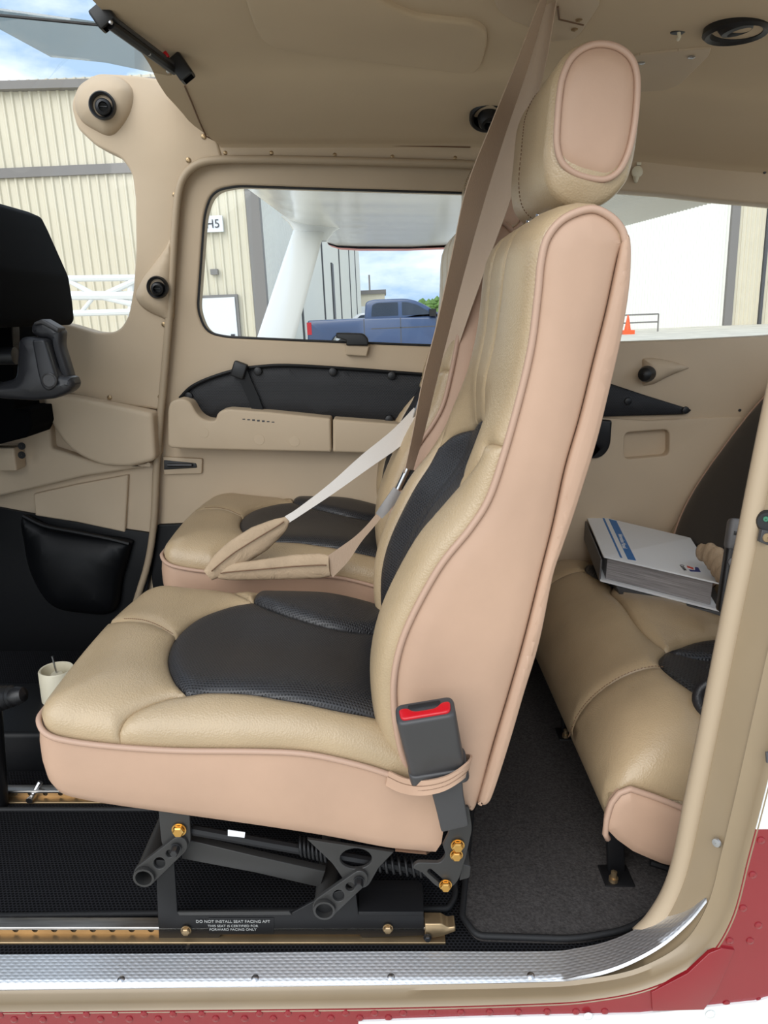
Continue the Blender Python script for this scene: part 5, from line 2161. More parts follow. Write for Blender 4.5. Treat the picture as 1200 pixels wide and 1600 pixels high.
# ---- black headset on the near place of the bench
hd = thing('headset', tuple(PZ(1120, 1110, CZ - 0.57)), 'black headset with padded ear cups on the near rear seat insert', 'headset')
for (px, py, Y, rr) in ((1122, 1096, 0.985, 0.031), (1148, 1056, 1.02, 0.030)):
    c = P(px, py, Y)
    g = G()
    lathe(g, [(0.004, -0.022), (rr * 0.7, -0.020), (rr, -0.008), (rr * 1.02, 0.004), (rr * 0.85, 0.016), (rr * 0.5, 0.020), (0.001, 0.020)], c, (-0.6, -0.5, 0.6), 24)
    cup = mk('ear_cup', g, M['blackplastic'], hd, 60)
    g = G()
    ringp = []
    axh = Vector((-0.6, -0.5, 0.6)).normalized()
    aa = axh.cross(Vector((0, 0, 1))).normalized()
    bb_ = axh.cross(aa)
    for k in range(24):
        a = 2 * math.pi * k / 24
        ringp.append(c + axh * 0.014 + (aa * math.cos(a) + bb_ * math.sin(a)) * rr * 0.8)
    tube(g, ringp, 0.009, 8, True)
    mk('ear_pad', g, M['blackhide'], cup, 180)
g = G()
tube(g, smooth3([P(1122, 1096, 0.985), P(1142, 1046, 1.0), P(1165, 1010, 1.02), P(1190, 1040, 1.03), P(1152, 1058, 1.02)], 6), 0.007, 8)
mk('headband', g, M['blackhide'], hd, 180)
# ---- wooden-brown buckle by the headset
g = G()
pts = [P(1100, 1136, 0.975), P(1106, 1130, 0.98), P(1122, 1140, 0.975), P(1140, 1152, 0.97), P(1136, 1160, 0.965), P(1116, 1150, 0.968)]
tube(g, pts, 0.005, 8, True)
bb2 = mk('lap_belt_buckle', g, M['gold'], None, 180)
tag(bb2, 'brass coloured lap belt buckle loop on the near edge of the rear bench', 'buckle')
# ---- striker and fob on the door post
dk = thing('door_striker', tuple(P(1192, 830, 0.79)), 'black round door striker with green dot and small tag on the near post', 'striker')
g = G()
lathe(g, [(0.0125, 0), (0.0125, 0.007), (0.010, 0.010), (0.0005, 0.010)], P(1200, 812, 0.795), (-0.5, -0.85, 0), 22)
mk('disc', g, M['blackplastic'], dk, 40)
g = G()
lathe(g, [(0.0032, 0), (0.0028, 0.0012), (0.0005, 0.0013)], P(1197, 811, 0.786), (-0.5, -0.85, 0), 14)
mk('dot', g, M['green_dot'], dk)
g = G()
solid(g, pl([(1191, 828), (1216, 832), (1210, 856), (1187, 847)], 0.784), frame_y(0.784), 0.006, 0.001)
tg = mk('tag', g, M['darkplastic'], dk)
g = G()
lathe(g, [(0.0055, 0), (0.005, 0.001), (0.0005, 0.0012)], P(1199, 840, 0.784), (0, -1, 0), 14)
mk('emblem', g, M['railgold'], tg)

# ================================================================== PANEL, YOKE, VISOR
ip = thing('instrument_panel', (-1.0, 1.3, 0.3), 'black glareshield and instrument panel at the left edge', 'panel')
gs_px = [(-80, 312), (0, 320), (45, 331), (66, 340), (76, 360), (92, 396), (108, 432), (114, 470), (117, 500), (112, 508), (60, 508), (20, 512), (-80, 515)]
g = G()
solid(g, pl(fil(gs_px, 5), 1.64), frame_y(1.05), 0.59, 0.010, 0.006)
gsd = mk('glareshield', g, M['glare'], ip, 50)
g = G()
solid(g, [(0.80, 0.0), (1.60, 0.0), (1.60, 0.60), (0.80, 0.60)], (Vector((-0.98, 0, 0.33)), Vector((0, 1, 0)), Vector((0, 0, 1)), Vector((1, 0, 0))), 0.05, 0.01)
mk('panel_face', g, M['darkplastic'], ip, 40)
g = G()
solid(g, pl(fil([(-80, 505), (16, 505), (22, 640), (46, 640), (50, 667, 3), (44, 676, 5), (40, 684), (0, 694), (-80, 710)], 2), 1.58), frame_y(1.58), 0.12, 0.006)
mk('lower_panel', g, M['glare'], ip, 40)
g = G()
solid(g, pl(fil([(-60, 350), (0, 360, 8), (12, 420), (20, 520), (20, 640), (-60, 640)], 4), 1.585), frame_y(1.585), 0.03, 0.004)
mk('panel_pod', g, M['blackplastic'], ip, 40)

yk = thing('control_yoke', tuple(P(20, 590, 1.38)), 'dark grey control yoke with horn grip and round badge at the left edge', 'yoke')
YY = 1.35
g = G()
solid(g, pl(fil([(-70, 590), (-10, 600), (22, 592, 10), (26, 530, 8), (36, 526, 6), (70, 530, 6), (84, 575, 6), (92, 588), (109, 590, 4), (114, 604, 8), (105, 615, 14), (80, 624), (50, 627), (0, 624), (-70, 612)], 3), YY), frame_y(YY), 0.05, 0.014, 0.010, 0.004, 0.02)
mk('yoke_body', g, M['yoke'], yk, 50)
g = G()
solid(g, pl(fil([(49, 531, 5), (69, 531, 5), (78, 560), (88, 592), (86, 606, 10), (74, 612, 10), (64, 604, 8), (58, 580)], 3), YY - 0.006), frame_y(YY - 0.006), 0.010, 0.004)
pad = mk('centre_pad', g, M['yoke'], yk, 40)
g = G()
lathe(g, [(0.0135, 0), (0.0135, 0.003), (0.0115, 0.0045), (0.0105, 0.0035), (0.0005, 0.0035)], P(78, 594, YY - 0.006), (0, -1, 0), 24)
mk('badge', g, M['darkplastic'], pad)
g = G()
solid(g, pl(fil([(45, 520, 8), (48, 504, 6), (66, 498, 5), (84, 508), (95, 518, 5), (93, 540, 8), (100, 562), (109, 592, 6), (96, 596), (84, 560, 8), (76, 530, 6), (60, 530, 8)], 3), YY + 0.02), frame_y(YY + 0.02), 0.040, 0.012, 0.012)
gr = mk('horn_grip', g, M['yoke'], yk, 50)
g = G()
solid(g, pl(fil([(52, 504), (66, 498, 3), (92, 513, 3), (90, 520, 2), (64, 506, 3), (53, 508)], 1), YY + 0.016), frame_y(YY + 0.016), 0.03, 0.003)
mk('trim_switch', g, M['darkplastic'], gr, 40)
g = G()
tube(g, [P(24, 556, YY + 0.03), P(-80, 556, YY + 0.03)], 0.016, 14)
mk('column', g, M['blackplastic'], yk)

# sun visor
CAMP_ = Vector((0, 0, CZ))
vs = thing('sun_visor', tuple(P(280, 110, 1.55)), 'smoked transparent sun visor on a black arm at the top left', 'visor')
va = [ceil_pt(290, 128, 0.02), ceil_pt(160, 30, 0.02)]
A_, B_ = CAMP_ + (ceil_pt(272, 110) - CAMP_) * 0.965, CAMP_ + (ceil_pt(172, 38) - CAMP_) * 0.965
g = G()
tube(g, [A_, B_], 0.0075, 10)
mk('arm', g, M['blackplastic'], vs)
g = G()
tube(g, [A_ + Vector((0.0, -0.01, 0.008)), B_ + Vector((0.0, -0.01, 0.010))], 0.0045, 8)
mk('hinge_rod', g, M['darkplastic'], vs)
YAA = A_.y - 0.03
g = G()
Rv = Matrix.Rotation(rad(-35), 3, 'Y')
box(g, A_ + Vector((0.012, 0.004, 0.004)), (0.026, 0.03, 0.040), Rv, 0.004)
cl = mk('end_bracket', g, M['blackplastic'], vs, 40)
g = G()
box(g, B_ + Vector((-0.008, 0.0, 0.010)), (0.03, 0.024, 0.03), Rv, 0.004)
mk('pivot_bracket', g, M['blackplastic'], vs, 40)
for q in (A_ + Vector((-0.008, -0.009, -0.004)), B_ + Vector((0.004, -0.009, 0.0)), A_.lerp(B_, 0.4) + Vector((0, -0.010, -0.003))):
    gg = G()
    screw(gg, q, (0, -1, 0), 0.0035)
    mk('screw', gg, M['steel'], vs)
g = G()
box(g, P(258, 87, YAA), (0.012, 0.008, 0.010), Rv, 0.002)
mk('red_catch', g, M['redbutton'], vs, 40)
# blade hangs from the arm towards the windscreen
YA, YB_ = A_.y, B_.y
pane = [P(268, 118, YA), P(172, 40, YB_), P(0, 24, YB_ - 0.03), P(-40, 20, YB_ - 0.04), P(-40, 30, YB_ + 0.0), P(0, 46, YB_ + 0.03), P(80, 88, YB_ + 0.12), P(165, 112, YA - 0.04), P(262, 129, YA)]
g = G()
nrm_ = (pane[1] - pane[0]).cross(pane[5] - pane[0]).normalized()
O_ = pane[0]
Uv = (pane[1] - pane[0]).normalized()
Vv_ = nrm_.cross(Uv)
solid(g, [((q - O_).dot(Uv), (q - O_).dot(Vv_)) for q in pane], (O_, Uv, Vv_, nrm_), 0.003)
mk('blade', g, M['visor'], vs, 40)
g = G()
tube(g, [P(-40, 19, YB_ - 0.045), P(0, 24, YB_ - 0.032), P(165, 40, YB_ - 0.002)], 0.0022, 6)
mk('blade_edge', g, M['darkplastic'], vs)


# ================================================================== VENTS AND OVERHEAD FITTINGS
def air_vent(label, c, axis, r, sink=0.0):
    t = thing('air_vent', tuple(c), label, 'vent', 'air vents')
    g = G()
    lathe(g, [(r * 1.0, -0.006), (r * 1.02, 0.003), (r * 0.92, 0.007), (r * 0.78, 0.004), (r * 0.74, -0.012), (0.001, -0.012)], c, axis, 32)
    mk('bezel', g, M['blackplastic'], t, 40)
    ax_ = Vector(axis).normalized()
    cc = Vector(c) + ax_ * (0.002 - sink) + (Vector((0.08 * r, 0, -0.12 * r)) if not sink else Vector((0, -0.1 * r, 0)))
    g = G()
    lathe(g, [(r * 0.60, -0.010), (r * 0.62, 0.004), (r * 0.52, 0.012), (r * 0.36, 0.014), (r * 0.33, 0.010), (r * 0.32, -0.004), (0.001, -0.004)], cc, ax_ + Vector((0.2, 0, -0.1)), 28)
    nz = mk('nozzle', g, M['blackplastic'], t, 40)
    g = G()
    a = ax_.cross(Vector((0, 0, 1))).normalized() if abs(ax_.z) < 0.9 else Vector((1, 0, 0))
    tube(g, [cc + ax_ * 0.006 - a * r * 0.33, cc + ax_ * 0.006 + a * r * 0.33], r * 0.05, 6)
    mk('vane', g, M['darkplastic'], nz)
    return t


air_vent('black eyeball air vent on the rounded pod beside the windscreen', P(160, 165, YW - 0.049), (0.1, -1, -0.05), 0.027)
air_vent('black eyeball air vent on the front door post at window sill height', P(246, 449, YW - 0.040), (-0.1, -1, 0), 0.024)
cs = ceil_pt(762, 182)
air_vent('black round ceiling vent half hidden behind the shoulder belts', Vector((0, 0, CZ)) + (cs - Vector((0, 0, CZ))) * 0.99, (0, -0.55, -0.83), 0.036)
cs = ceil_pt(1151, 46)
air_vent('black round vent in the rear ceiling at the top right corner', cs + Vector((0, 0, -0.002)), (0, 0, -1), 0.047, 0.012)

cvp = thing('belt_anchor_cover', tuple(ceil_pt(866, 20)), 'tan ceiling cover plate where the shoulder belts come out', 'cover')
p_ = ceil_slab('cover_plate', [(764, -25), (778, 12, 6), (800, 28, 6), (838, 42), (862, 62, 6), (902, 56, 12), (916, 36, 8), (937, 4, 4), (940, -25)], 0.003, M['trim'], cvp, 3, 0.003, 0.004)
for (x, y) in [(905, 25), (898, 40)]:
    gg = G()
    screw(gg, ceil_pt(x, y) + Vector((0, 0, -0.0055)), (0, 0, -1), 0.0055)
    mk('screw', gg, M['railgold'], p_)
g = G()
q0, q1, q2 = ceil_pt(872, 4), ceil_pt(874, 24), ceil_pt(912, 33)
tube(g, [q0 + Vector((0, 0, -0.005)), q1 + Vector((0, 0, -0.005)), q2 + Vector((0, 0, -0.005))], 0.0016, 6)
mk('cover_joint', g, M['stitch'], p_)
acp = thing('ceiling_access_plate', tuple(ceil_pt(1050, 105)), 'tan access plate with two screws on the rear ceiling behind the headrest', 'plate')
p_ = ceil_slab('plate', [(975, 92), (1000, 82), (1060, 76), (1112, 72, 4), (1108, 84, 4), (1062, 130, 8), (1040, 138, 8), (985, 142)], 0.003, M['trim'], acp, 3, 0.002, 0.003)
for (x, y) in [(1003, 94), (1081, 85)]:
    gg = G()
    screw(gg, ceil_pt(x, y) + Vector((0, 0, -0.0045)), (0, 0, -1), 0.006)
    mk('screw', gg, M['steel'], p_)
hk = thing('ceiling_hook', tuple(ceil_pt(1061, 50)), 'small metal hook in a dark slot in the rear ceiling', 'hook')
c = ceil_pt(1061, 51)
g = G()
solid(g, circ(c.x, c.y, 0.0135, 20, 0.0085), frame_down(c.z - 0.001), 0.006, 0.001)
mk('slot', g, M['blackplastic'], hk)
g = G()
tube(g, [c + Vector((-0.002, -0.004, 0.0)), c + Vector((-0.001, -0.006, -0.008)), c + Vector((0.001, 0.004, -0.008))], 0.0028, 8)
mk('tongue', g, M['ivory'], hk)
pdnt = thing('window_latch_tag', tuple(P(995, 282, YW - 0.02)), 'small cream round tag hanging above the rear window beside the headrest', 'tag')
g = G()
lathe(g, [(0.012, 0), (0.012, 0.004), (0.009, 0.006), (0.0005, 0.006)], P(995, 269, YW - 0.012), (0, -1, 0), 20)
dsc = mk('disc', g, M['ivory'], pdnt, 40)
g = G()
box(g, P(998, 256, YW - 0.012), (0.010, 0.006, 0.006), None, 0.001)
mk('clip', g, M['ivory'], pdnt)
g = G()
lathe(g, [(0.007, 0), (0.004, 0.010), (0.0005, 0.012)], P(994, 277, YW - 0.014), (0, 0, -1), 12)
mk('tip', g, M['ivory'], pdnt)

# ================================================================== OUTSIDE (level with the ground; the aircraft sits 2.3 degrees nose up)
ROLL = rad(2.3)
CAMP = Vector((0, 0, CZ))
RW = Matrix.Rotation(-ROLL, 3, 'Y')
HG = 1.50            # camera height over the apron


def W(x, y, z):
    """ground frame (camera above its origin, z up from the apron) -> scene"""
    return CAMP + RW @ Vector((x, y, z - HG))


def warp_w(p):
    return W(p.x, p.y, p.z)


def wsolid(g, outline, O, U, V, N, depth, **k):
    return solid(g, outline, (Vector(O), Vector(U), Vector(V), Vector(N)), depth, warp=warp_w, **k)


EX, EY, EZ = (1, 0, 0), (0, 1, 0), (0, 0, 1)


def wbox(g, x0, x1, y0, y1, z0, z1):
    return wsolid(g, [(x0, z0), (x1, z0), (x1, z1), (x0, z1)], (0, y0, 0), EX, EZ, (0, -1, 0), y1 - y0)


g = G()
wsolid(g, [(-60, -40), (70, -40), (70, 160), (-60, 160)], (0, 0, 0), EX, EY, EZ, 0.3)
structure('ground', g, M['concrete'])


def rib_sheet(w, h, n, d=0.05):
    """one ribbed metal sheet w x h as (x, depth) profile polygon faces"""
    xs = []
    for k in range(n):
        x = w * k / n
        s = w / n
        xs += [(x, 0), (x + s * 0.55, 0), (x + s * 0.68, d), (x + s * 0.87, d)]
    xs.append((w, 0))
    return xs


def siding(parent, x0, x1, y, z0, z1, mt, step=1.0, n=4, d=0.05):
    """sheets along X facing the aircraft; the sheets share one mesh"""
    prof_ = rib_sheet(step, 1, n, d)
    k = 0
    x = x0
    me = None
    while x < x1 - 1e-6:
        g = G()
        m = len(prof_)
        for (px, dd) in prof_:
            g.v.append(tuple(W(x + px, y - dd, z0)))
            g.v.append(tuple(W(x + px, y - dd, z1)))
        for i in range(m - 1):
            g.f.append((2 * i, 2 * i + 2, 2 * i + 3, 2 * i + 1))
        mk('siding_sheet', g, mt, parent, 30)
        x += step


def side_wall(parent, x, y0, y1, z0, z1, mt, step, n=8, d=0.05, slope=0.022):
    prof_ = rib_sheet(step, 1, n, d)
    y = y0
    while y < y1 - 1e-6:
        g = G()
        m = len(prof_)
        for (py, dd) in prof_:
            g.v.append(tuple(W(x + dd + (y + py - y0) * slope, y + py, z0)))
            g.v.append(tuple(W(x + dd + (y + py - y0) * slope, y + py, z1)))
        for i in range(m - 1):
            g.f.append((2 * i, 2 * i + 2, 2 * i + 3, 2 * i + 1))
        mk('siding_sheet', g, mt, parent, 30)
        y += step


# ---- long hangar seen ahead of and through the right door window
XH = -3.45
YH = 22.0
hang = thing('hangar', tuple(W(-8, 30, 0)), 'long beige metal hangar seen through the windscreen and door window', 'building')
siding(hang, -23.45, XH, YH, 0.0, 5.55, M['beige_siding'], 1.0, 4)
siding(hang, -23.45, XH, YH - 0.02, 5.75, 7.9, M['beige_siding'], 1.0, 4)
side_wall(hang, XH, YH, YH + 54, 0.0, 7.4, M['white_siding'], 6.0, 24, 0.04)
g = G()
wbox(g, -24, XH + 0.2, YH - 0.12, YH + 0.1, 5.5, 5.75)
mk('door_header', g, M['grey_trim'], hang)
g = G()
wbox(g, XH - 0.25, XH + 0.12, YH - 0.16, YH + 0.2, 0, 7.9)
mk('corner_column', g, M['grey_trim'], hang)
g = G()
wsolid(g, [(-24.2, 7.9), (XH + 0.3, 7.5), (XH + 0.3, 7.7), (-24.2, 8.1)], (0, YH - 0.3, 0), EX, EZ, (0, -1, 0), 54.5)
mk('roof', g, M['grey_trim'], hang)
g = G()
wbox(g, -24, XH - 0.3, YH + 0.15, YH + 0.4, 0, 7.8)
mk('inner_wall', g, M['grey_trim'], hang)
for k, yy in enumerate((30, 39, 50, 60, 68)):
    g = G()
    wbox(g, XH - 0.05 + (yy - YH) * 0.022, XH + 0.10 + (yy - YH) * 0.022, yy, yy + 0.28, 0, 7.3)
    mk('downpipe', g, M['dark_trim'], hang)
g = G()
wbox(g, XH + 0.43, XH + 0.60, 44.0, 45.4, 0.0, 4.4)
mk('side_door', g, M['dark_trim'], hang)
# walk door and the H5 sign
dx = (342 - 600) / F * (YH * CP + 0.4)
g = G()
wbox(g, -5.32, -4.16, YH - 0.14, YH - 0.02, 0, 2.20)
fr_ = mk('door_frame', g, M['grey_trim'], hang)
g = G()
wbox(g, -5.24, -4.24, YH - 0.18, YH - 0.02, 0, 2.12)
dl = mk('walk_door', g, M['door_white'], hang)
g = G()
wbox(g, -4.42, -4.32, YH - 0.24, YH - 0.17, 1.0, 1.1)
mk('door_handle', g, M['darkbolt'], dl)
g = G()
wbox(g, -4.85, -4.65, YH - 0.2, YH - 0.02, 2.75, 2.9)
mk('wall_lamp', g, M['grey_trim'], hang)
g = G()
wbox(g, -4.94, -4.38, YH - 0.2, YH - 0.05, 3.88, 4.30)
sg = mk('number_sign', g, M['paper'], hang)
c = W(-4.65, YH - 0.215, 4.08)
textobj('sign_lettering', 'H5', 0.32, (c, RW @ Vector(EX), RW @ Vector(EZ), RW @ Vector((0, -1, 0))), M['ink'], sg, 0.004)

# ---- white truss frame standing in front of the hangar
tf = thing('truss_frame', tuple(W(-6, 15, 0)), 'white tubular truss frame in front of the hangar, seen past the panel', 'frame')


def at_w(px, py, Y):
    p = P(px, py, Y)
    return p


for a, b, r_ in (((60, 436), (212, 434), 0.06), ((60, 462), (212, 462), 0.085), ((100, 490), (212, 487), 0.06), ((110, 440), (150, 462), 0.05), ((160, 462), (212, 438), 0.06), ((160, 464), (212, 476), 0.06), ((125, 490), (145, 466), 0.04)):
    g = G()
    tube(g, [P(a[0], a[1], 15.0), P(b[0], b[1], 15.0)], r_, 8)
    mk('tube', g, M['white_paint'], tf)
for px in (66, 204):
    g = G()
    p0 = P(px, 450, 15.05)
    q = W(0, 0, 0)
    tube(g, [P(px, 434, 15.05), P(px + 3, 590, 15.05)], 0.07, 8)
    mk('upright', g, M['white_paint'], tf)

# ---- low building far behind
lb = thing('low_building', tuple(W(-2, 80, 0)), 'low beige building with grey roof edge far behind the blue truck', 'building')
g = G()
wbox(g, -4.2, 0.15, 80, 90, 0, 3.5)
mk('wall', g, M['beige_siding'], lb)
g = G()
wbox(g, -4.3, 0.3, 79.8, 90, 3.5, 3.9)
mk('roof', g, M['grey_trim'], lb)
g = G()
wbox(g, -3.6, -1.6, 79.9, 80, 0, 2.3)
mk('garage_door', g, M['door_white'], lb)
g = G()
tube(g, [W(-1.6, 92, 0), W(-1.6, 92, 6.0)], 0.12, 6)
mk('mast', g, M['grey_trim'], lb)

# ---- white hangar behind the aft window
rh = thing('white_hangar', tuple(W(18, 45, 0)), 'tall white ribbed hangar with grey column seen through the rear window', 'building')
YR = 45.0
siding(rh, 9.0, 20.0, YR, 0.0, 13.0, M['white_siding'], 1.0, 6, 0.03)
g = G()
wbox(g, 20.0, 20.45, YR - 0.25, YR + 0.1, 0, 13)
mk('column', g, M['grey_trim'], rh)
siding(rh, 20.5, 22.0, YR - 0.1, 0, 13, M['beige_siding'], 0.75, 3, 0.06)
g = G()
wbox(g, 22.0, 22.16, YR - 0.3, YR, 0, 13)
mk('downpipe', g, M['dark_trim'], rh)
siding(rh, 22.25, 32.0, YR - 0.1, 0, 13, M['beige_siding'], 0.75, 3, 0.06)
g = G()
wbox(g, 9.0, 32, YR + 0.1, YR + 8, 0, 13)
mk('inner_wall', g, M['white_siding'], rh)

# ---- cone and barrier
cn = thing('traffic_cone', tuple(W(14, 38, 0)), 'orange traffic cone in front of the white hangar', 'cone')
xc = P(980, 515, 38).x
g = G()
b0 = RW.inverted() @ (P(980, 526, 38) - CAMP)
zc = 0.0
lathe(g, [(0.17, 0.0), (0.03, 0.75), (0.001, 0.76)], W(b0.x, 38, 0.18), RW @ Vector(EZ), 14)
mk('cone_body', g, M['orange'], cn)
g = G()
wbox(g, b0.x - 0.28, b0.x + 0.28, 37.72, 38.28, 0, 0.2)
mk('cone_base', g, M['orange'], cn)
ba = thing('barrier_rail', tuple(W(13, 40, 0)), 'grey low pipe barrier behind the orange cone', 'barrier')
for (x0, z0, x1, z1) in ((12.0, 0.9, 14.4, 0.9), (12.0, 0.5, 14.4, 0.5), (12.0, 0, 12.0, 0.9), (14.4, 0, 14.4, 0.9)):
    g = G()
    tube(g, [W(x0, 40, z0), W(x1, 40, z1)], 0.04, 6)
    mk('pipe', g, M['grey_trim'], ba)

# ---- trees far off
for (px, py, D, r, lab) in ((675, 486, 120, 2.2, 'round green tree just above the truck bonnet, far away'), (640, 488, 140, 1.6, 'small distant green tree above the truck cab roof')):
    base = RW.inverted() @ (P(px, py, D) - CAMP)
    rnd = random.Random(px)
    t = thing('tree', tuple(W(base.x, D, 0)), lab, 'tree', 'distant trees')
    g = G()
    for k in range(70):
        a, b_, c_ = rnd.gauss(0, 1), rnd.gauss(0, 1), rnd.gauss(0, 0.7)
        n_v = math.sqrt(a * a + b_ * b_ + c_ * c_) or 1
        rr = r * (0.6 + 0.4 * rnd.random())
        cc_ = (base.x + a / n_v * rr * 1.3, D + b_ / n_v * rr, 2.0 + c_ / n_v * rr * 0.6)
        s_ = r * 0.34
        o_ = len(g.v)
        for dx_, dy_, dz_ in ((1, 0, 0), (-1, 0, 0), (0, 1, 0), (0, -1, 0), (0, 0, 1), (0, 0, -1)):
            g.v.append(tuple(W(cc_[0] + dx_ * s_, cc_[1] + dy_ * s_, max(0.3, cc_[2] + dz_ * s_))))
        for f_ in ((0, 2, 4), (2, 1, 4), (1, 3, 4), (3, 0, 4), (2, 0, 5), (1, 2, 5), (3, 1, 5), (0, 3, 5)):
            g.f.append(tuple(o_ + i for i in f_))
    tag(mk('crown', g, M['leaf'], t, 20), kind='stuff')
    g = G()
    tube(g, [W(base.x, D, 0), W(base.x, D, 2.0)], 0.3, 8)
    mk('trunk', g, M['bark'], t)

# ---- blue pickup, nose to the right
TY = 23.5
XT = -2.42


def tk(x, z):
    return (XT + x, z)


tr = thing('pickup_truck', tuple(W(XT + 2.9, TY + 1, 0)), 'blue crew cab pickup truck parked outside the right door window', 'truck')
body = fil([(0.0, 0.62), (0.05, 1.38, 0.06), (1.78, 1.38), (3.0, 1.36), (4.2, 1.33), (5.5, 1.20, 0.2), (5.82, 1.0, 0.15), (5.85, 0.55, 0.1), (5.2, 0.45), (5.15, 0.62), (5.0, 0.88, 0.2), (4.6, 0.95, 0.2), (4.2, 0.88, 0.2), (4.05, 0.60), (4.0, 0.42), (1.75, 0.42), (1.7, 0.62), (1.55, 0.90, 0.2), (1.2, 0.97, 0.2), (0.85, 0.90, 0.2), (0.7, 0.62)], 0.02, 4)
g = G()
wsolid(g, [tk(*q) for q in body], (0, TY, 0), EX, EZ, (0, -1, 0), 1.95, r0=0.05, r1=0.05)
mk('body', g, M['truck_blue'], tr, 40)
cab = fil([(1.80, 1.30), (1.86, 1.86, 0.10), (2.10, 1.93, 0.15), (3.15, 1.92, 0.2), (3.55, 1.80, 0.3), (4.25, 1.36), (4.25, 1.30)], 0.03, 5)
g = G()
wsolid(g, [tk(*q) for q in cab], (0, TY + 0.12, 0), EX, EZ, (0, -1, 0), 1.72, r0=0.06, r1=0.06)
mk('cab', g, M['truck_blue'], tr, 40)
for nm, q in (('rear_side_window', [(2.02, 1.42), (2.06, 1.76, 0.06), (2.2, 1.82, 0.05), (2.86, 1.82), (2.86, 1.42)]), ('front_side_window', [(2.98, 1.42), (2.98, 1.82), (3.15, 1.81, 0.1), (3.45, 1.72, 0.1), (3.95, 1.42)])):
    g = G()
    wsolid(g, [tk(*a) for a in fil(q, 0.03)], (0, TY + 0.11, 0), EX, EZ, (0, -1, 0), 0.02)
    mk(nm, g, M['truck_glass'], tr)
for x in (1.79, 2.92, 4.02):
    g = G()
    wbox(g, XT + x - 0.012, XT + x + 0.012, TY - 0.006, TY + 0.02, 0.5, 1.36)
    mk('door_gap', g, M['dark_trim'], tr)
g = G()
wbox(g, XT + 0.02, XT + 0.16, TY - 0.012, TY + 0.2, 0.95, 1.32)
mk('tail_light', g, M['redbutton'], tr)
g = G()
wbox(g, XT + 3.82, XT + 4.02, TY - 0.2, TY + 0.1, 1.36, 1.58)
mk('mirror', g, M['rubber'], tr)
g = G()
wbox(g, XT + 2.0, XT + 5.5, TY - 0.006, TY + 0.01, 1.04, 1.07)
mk('body_crease', g, M['dark_trim'], tr)
for x in (1.2, 4.6):
    for yy in (TY - 0.02, TY + 1.72):
        g = G()
        lathe(g, [(0.2, 0.24), (0.36, 0.24), (0.41, 0.20), (0.41, 0.04), (0.36, 0.0), (0.26, 0.0)], W(XT + x, yy, 0.41), RW @ Vector(EY), 24)
        wl = mk('wheel', g, M['rubber'], tr, 40)
        g = G()
        lathe(g, [(0.27, 0.02), (0.25, 0.05), (0.08, 0.03), (0.001, 0.02)], W(XT + x, yy, 0.41), RW @ Vector(EY), 20)
        mk('hub', g, M['steel'], wl)

# ---- white car behind the truck bed
wc = thing('parked_car', tuple(W(-1.5, 32, 0)), 'white car roof showing above the bed of the blue truck', 'car')
g = G()
cx = -2.1
wsolid(g, [(cx + a, b_) for a, b_ in fil([(0, 0.3), (0, 0.95, 0.1), (0.5, 1.15), (1.0, 1.55, 0.25), (2.1, 1.58, 0.3), (2.9, 1.15), (4.2, 1.0, 0.2), (4.3, 0.3)], 0.05, 4)], (0, 32, 0), EX, EZ, (0, -1, 0), 1.7, r0=0.05, r1=0.05)
mk('body', g, M['carwhite'], wc, 40)
g = G()
wsolid(g, [(cx + a, b_) for a, b_ in fil([(0.8, 1.17), (1.1, 1.47, 0.1), (2.05, 1.50, 0.1), (2.6, 1.17)], 0.02)], (0, 31.985, 0), EX, EZ, (0, -1, 0), 0.03)
mk('side_window', g, M['truck_glass'], wc)

# ---- the aircraft's own right wing and strut (in the aircraft's frame)
wg = thing('aircraft_wing', (0.2, 3.5, CZ + 0.4), 'white high wing of the aircraft seen from below through the door window', 'wing')


def wz(y):
    return CZ + 0.335 + (y - 1.8) * 0.030


g = G()
YT = 5.6
ys = [1.80 + (YT - 1.80) * k / 40 for k in range(41)]
cs_ = [(-0.46, 0.07), (-0.44, 0.03), (-0.36, 0.008), (-0.2, 0.0), (0.2, 0.0), (0.55, 0.012), (0.74, 0.03), (0.74, 0.05), (0.2, 0.16), (-0.2, 0.19), (-0.40, 0.14)]
rnd = random.Random(4)
for y in ys:
    tap = 1.0 if y < 4.2 else 1.0 - 0.14 * (y - 4.2) / (YT - 4.2)
    for (x, z) in cs_:
        wob = 0.0016 * math.sin(y * 17 + x * 9) + 0.0012 * math.sin(y * 31 - x * 14)
        g.v.append((x * tap, y, wz(y) + z * tap + (wob if z < 0.02 else 0)))
m_ = len(cs_)
for i in range(len(ys) - 1):
    for k in range(m_):
        k2 = (k + 1) % m_
        g.f.append((i * m_ + k, i * m_ + k2, (i + 1) * m_ + k2, (i + 1) * m_ + k))
g.f.append(tuple(range(m_)))
g.f.append(tuple((len(ys) - 1) * m_ + k for k in range(m_))[::-1])
mk('wing_panel', g, M['wing_white'], wg, 40)
g = G()
for k in range(9):
    t_ = k / 8
    y = YT - 0.30 if k == 0 else YT + 0.16 * math.sin(t_ * math.pi / 2)
    s_ = 1.06 if k == 0 else math.cos(t_ * math.pi / 2) * 0.9 + 0.16
    for (x, z) in cs_:
        g.v.append((x * 0.86, y, wz(YT) + 0.06 + (z - 0.08) * 0.86 * s_ - (0.012 if k == 0 else 0)))
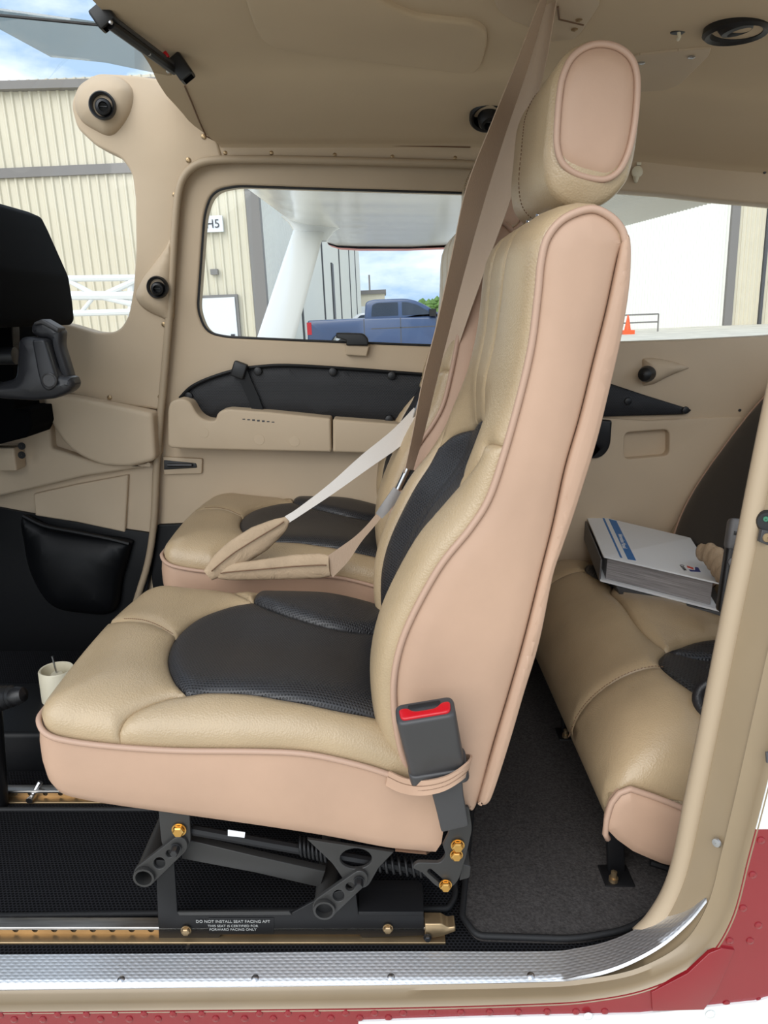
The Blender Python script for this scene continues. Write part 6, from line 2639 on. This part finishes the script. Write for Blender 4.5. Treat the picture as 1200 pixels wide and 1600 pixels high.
for i in range(8):
    for k in range(m_):
        k2 = (k + 1) % m_
        g.f.append((i * m_ + k, i * m_ + k2, (i + 1) * m_ + k2, (i + 1) * m_ + k))
g.f.append(tuple(8 * m_ + k for k in range(m_)))
mk('wing_tip', g, M['tip_red'], wg, 60)
# beaded flap behind the wing
g = G()
nb = 60
for k in range(nb * 4 + 1):
    y = 1.86 + 1.95 * k / (nb * 4)
    dz = 0.005 * math.sin(k * math.pi / 2)
    for (x, z, f_) in ((0.74, 0.03, 0), (0.80, 0.012, 1), (0.98, -0.002, 1), (1.06, -0.01, 1), (1.06, 0.0, 1), (0.8, 0.06, 0)):
        g.v.append((x, y, wz(y) + z + dz * f_))
for i in range(nb * 4):
    for k in range(6):
        k2 = (k + 1) % 6
        g.f.append((i * 6 + k, i * 6 + k2, (i + 1) * 6 + k2, (i + 1) * 6 + k))
mk('flap', g, M['wing_white'], wg, 60)
# strut
g = G()
A0, B0_ = P(484, 356, 3.75), Vector((-0.52, 1.86, CZ - 0.78))
ax_s = (A0 - B0_)
prof_s = circ(0, 0, 1, 18)
for t_ in np.linspace(0, 1, 12):
    p = B0_ + ax_s * float(t_)
    for (a, b_) in prof_s:
        g.v.append((p.x + a * 0.075, p.y + b_ * 0.022, p.z + 0.0))
for i in range(11):
    for k in range(18):
        k2 = (k + 1) % 18
        g.f.append((i * 18 + k, i * 18 + k2, (i + 1) * 18 + k2, (i + 1) * 18 + k))
mk('strut', g, M['white_paint'], wg, 60)
g = G()
for k, (sx_, dz_) in enumerate(((1.0, -0.06), (1.15, -0.02), (1.7, 0.02), (2.4, 0.05))):
    for (a, b_) in prof_s:
        g.v.append((A0.x + 0.02 * k + a * 0.082 * sx_, A0.y + b_ * 0.05 * sx_, A0.z + dz_))
for i in range(3):
    for k in range(18):
        k2 = (k + 1) % 18
        g.f.append((i * 18 + k, i * 18 + k2, (i + 1) * 18 + k2, (i + 1) * 18 + k))
mk('strut_fairing', g, M['white_paint'], wg, 60)
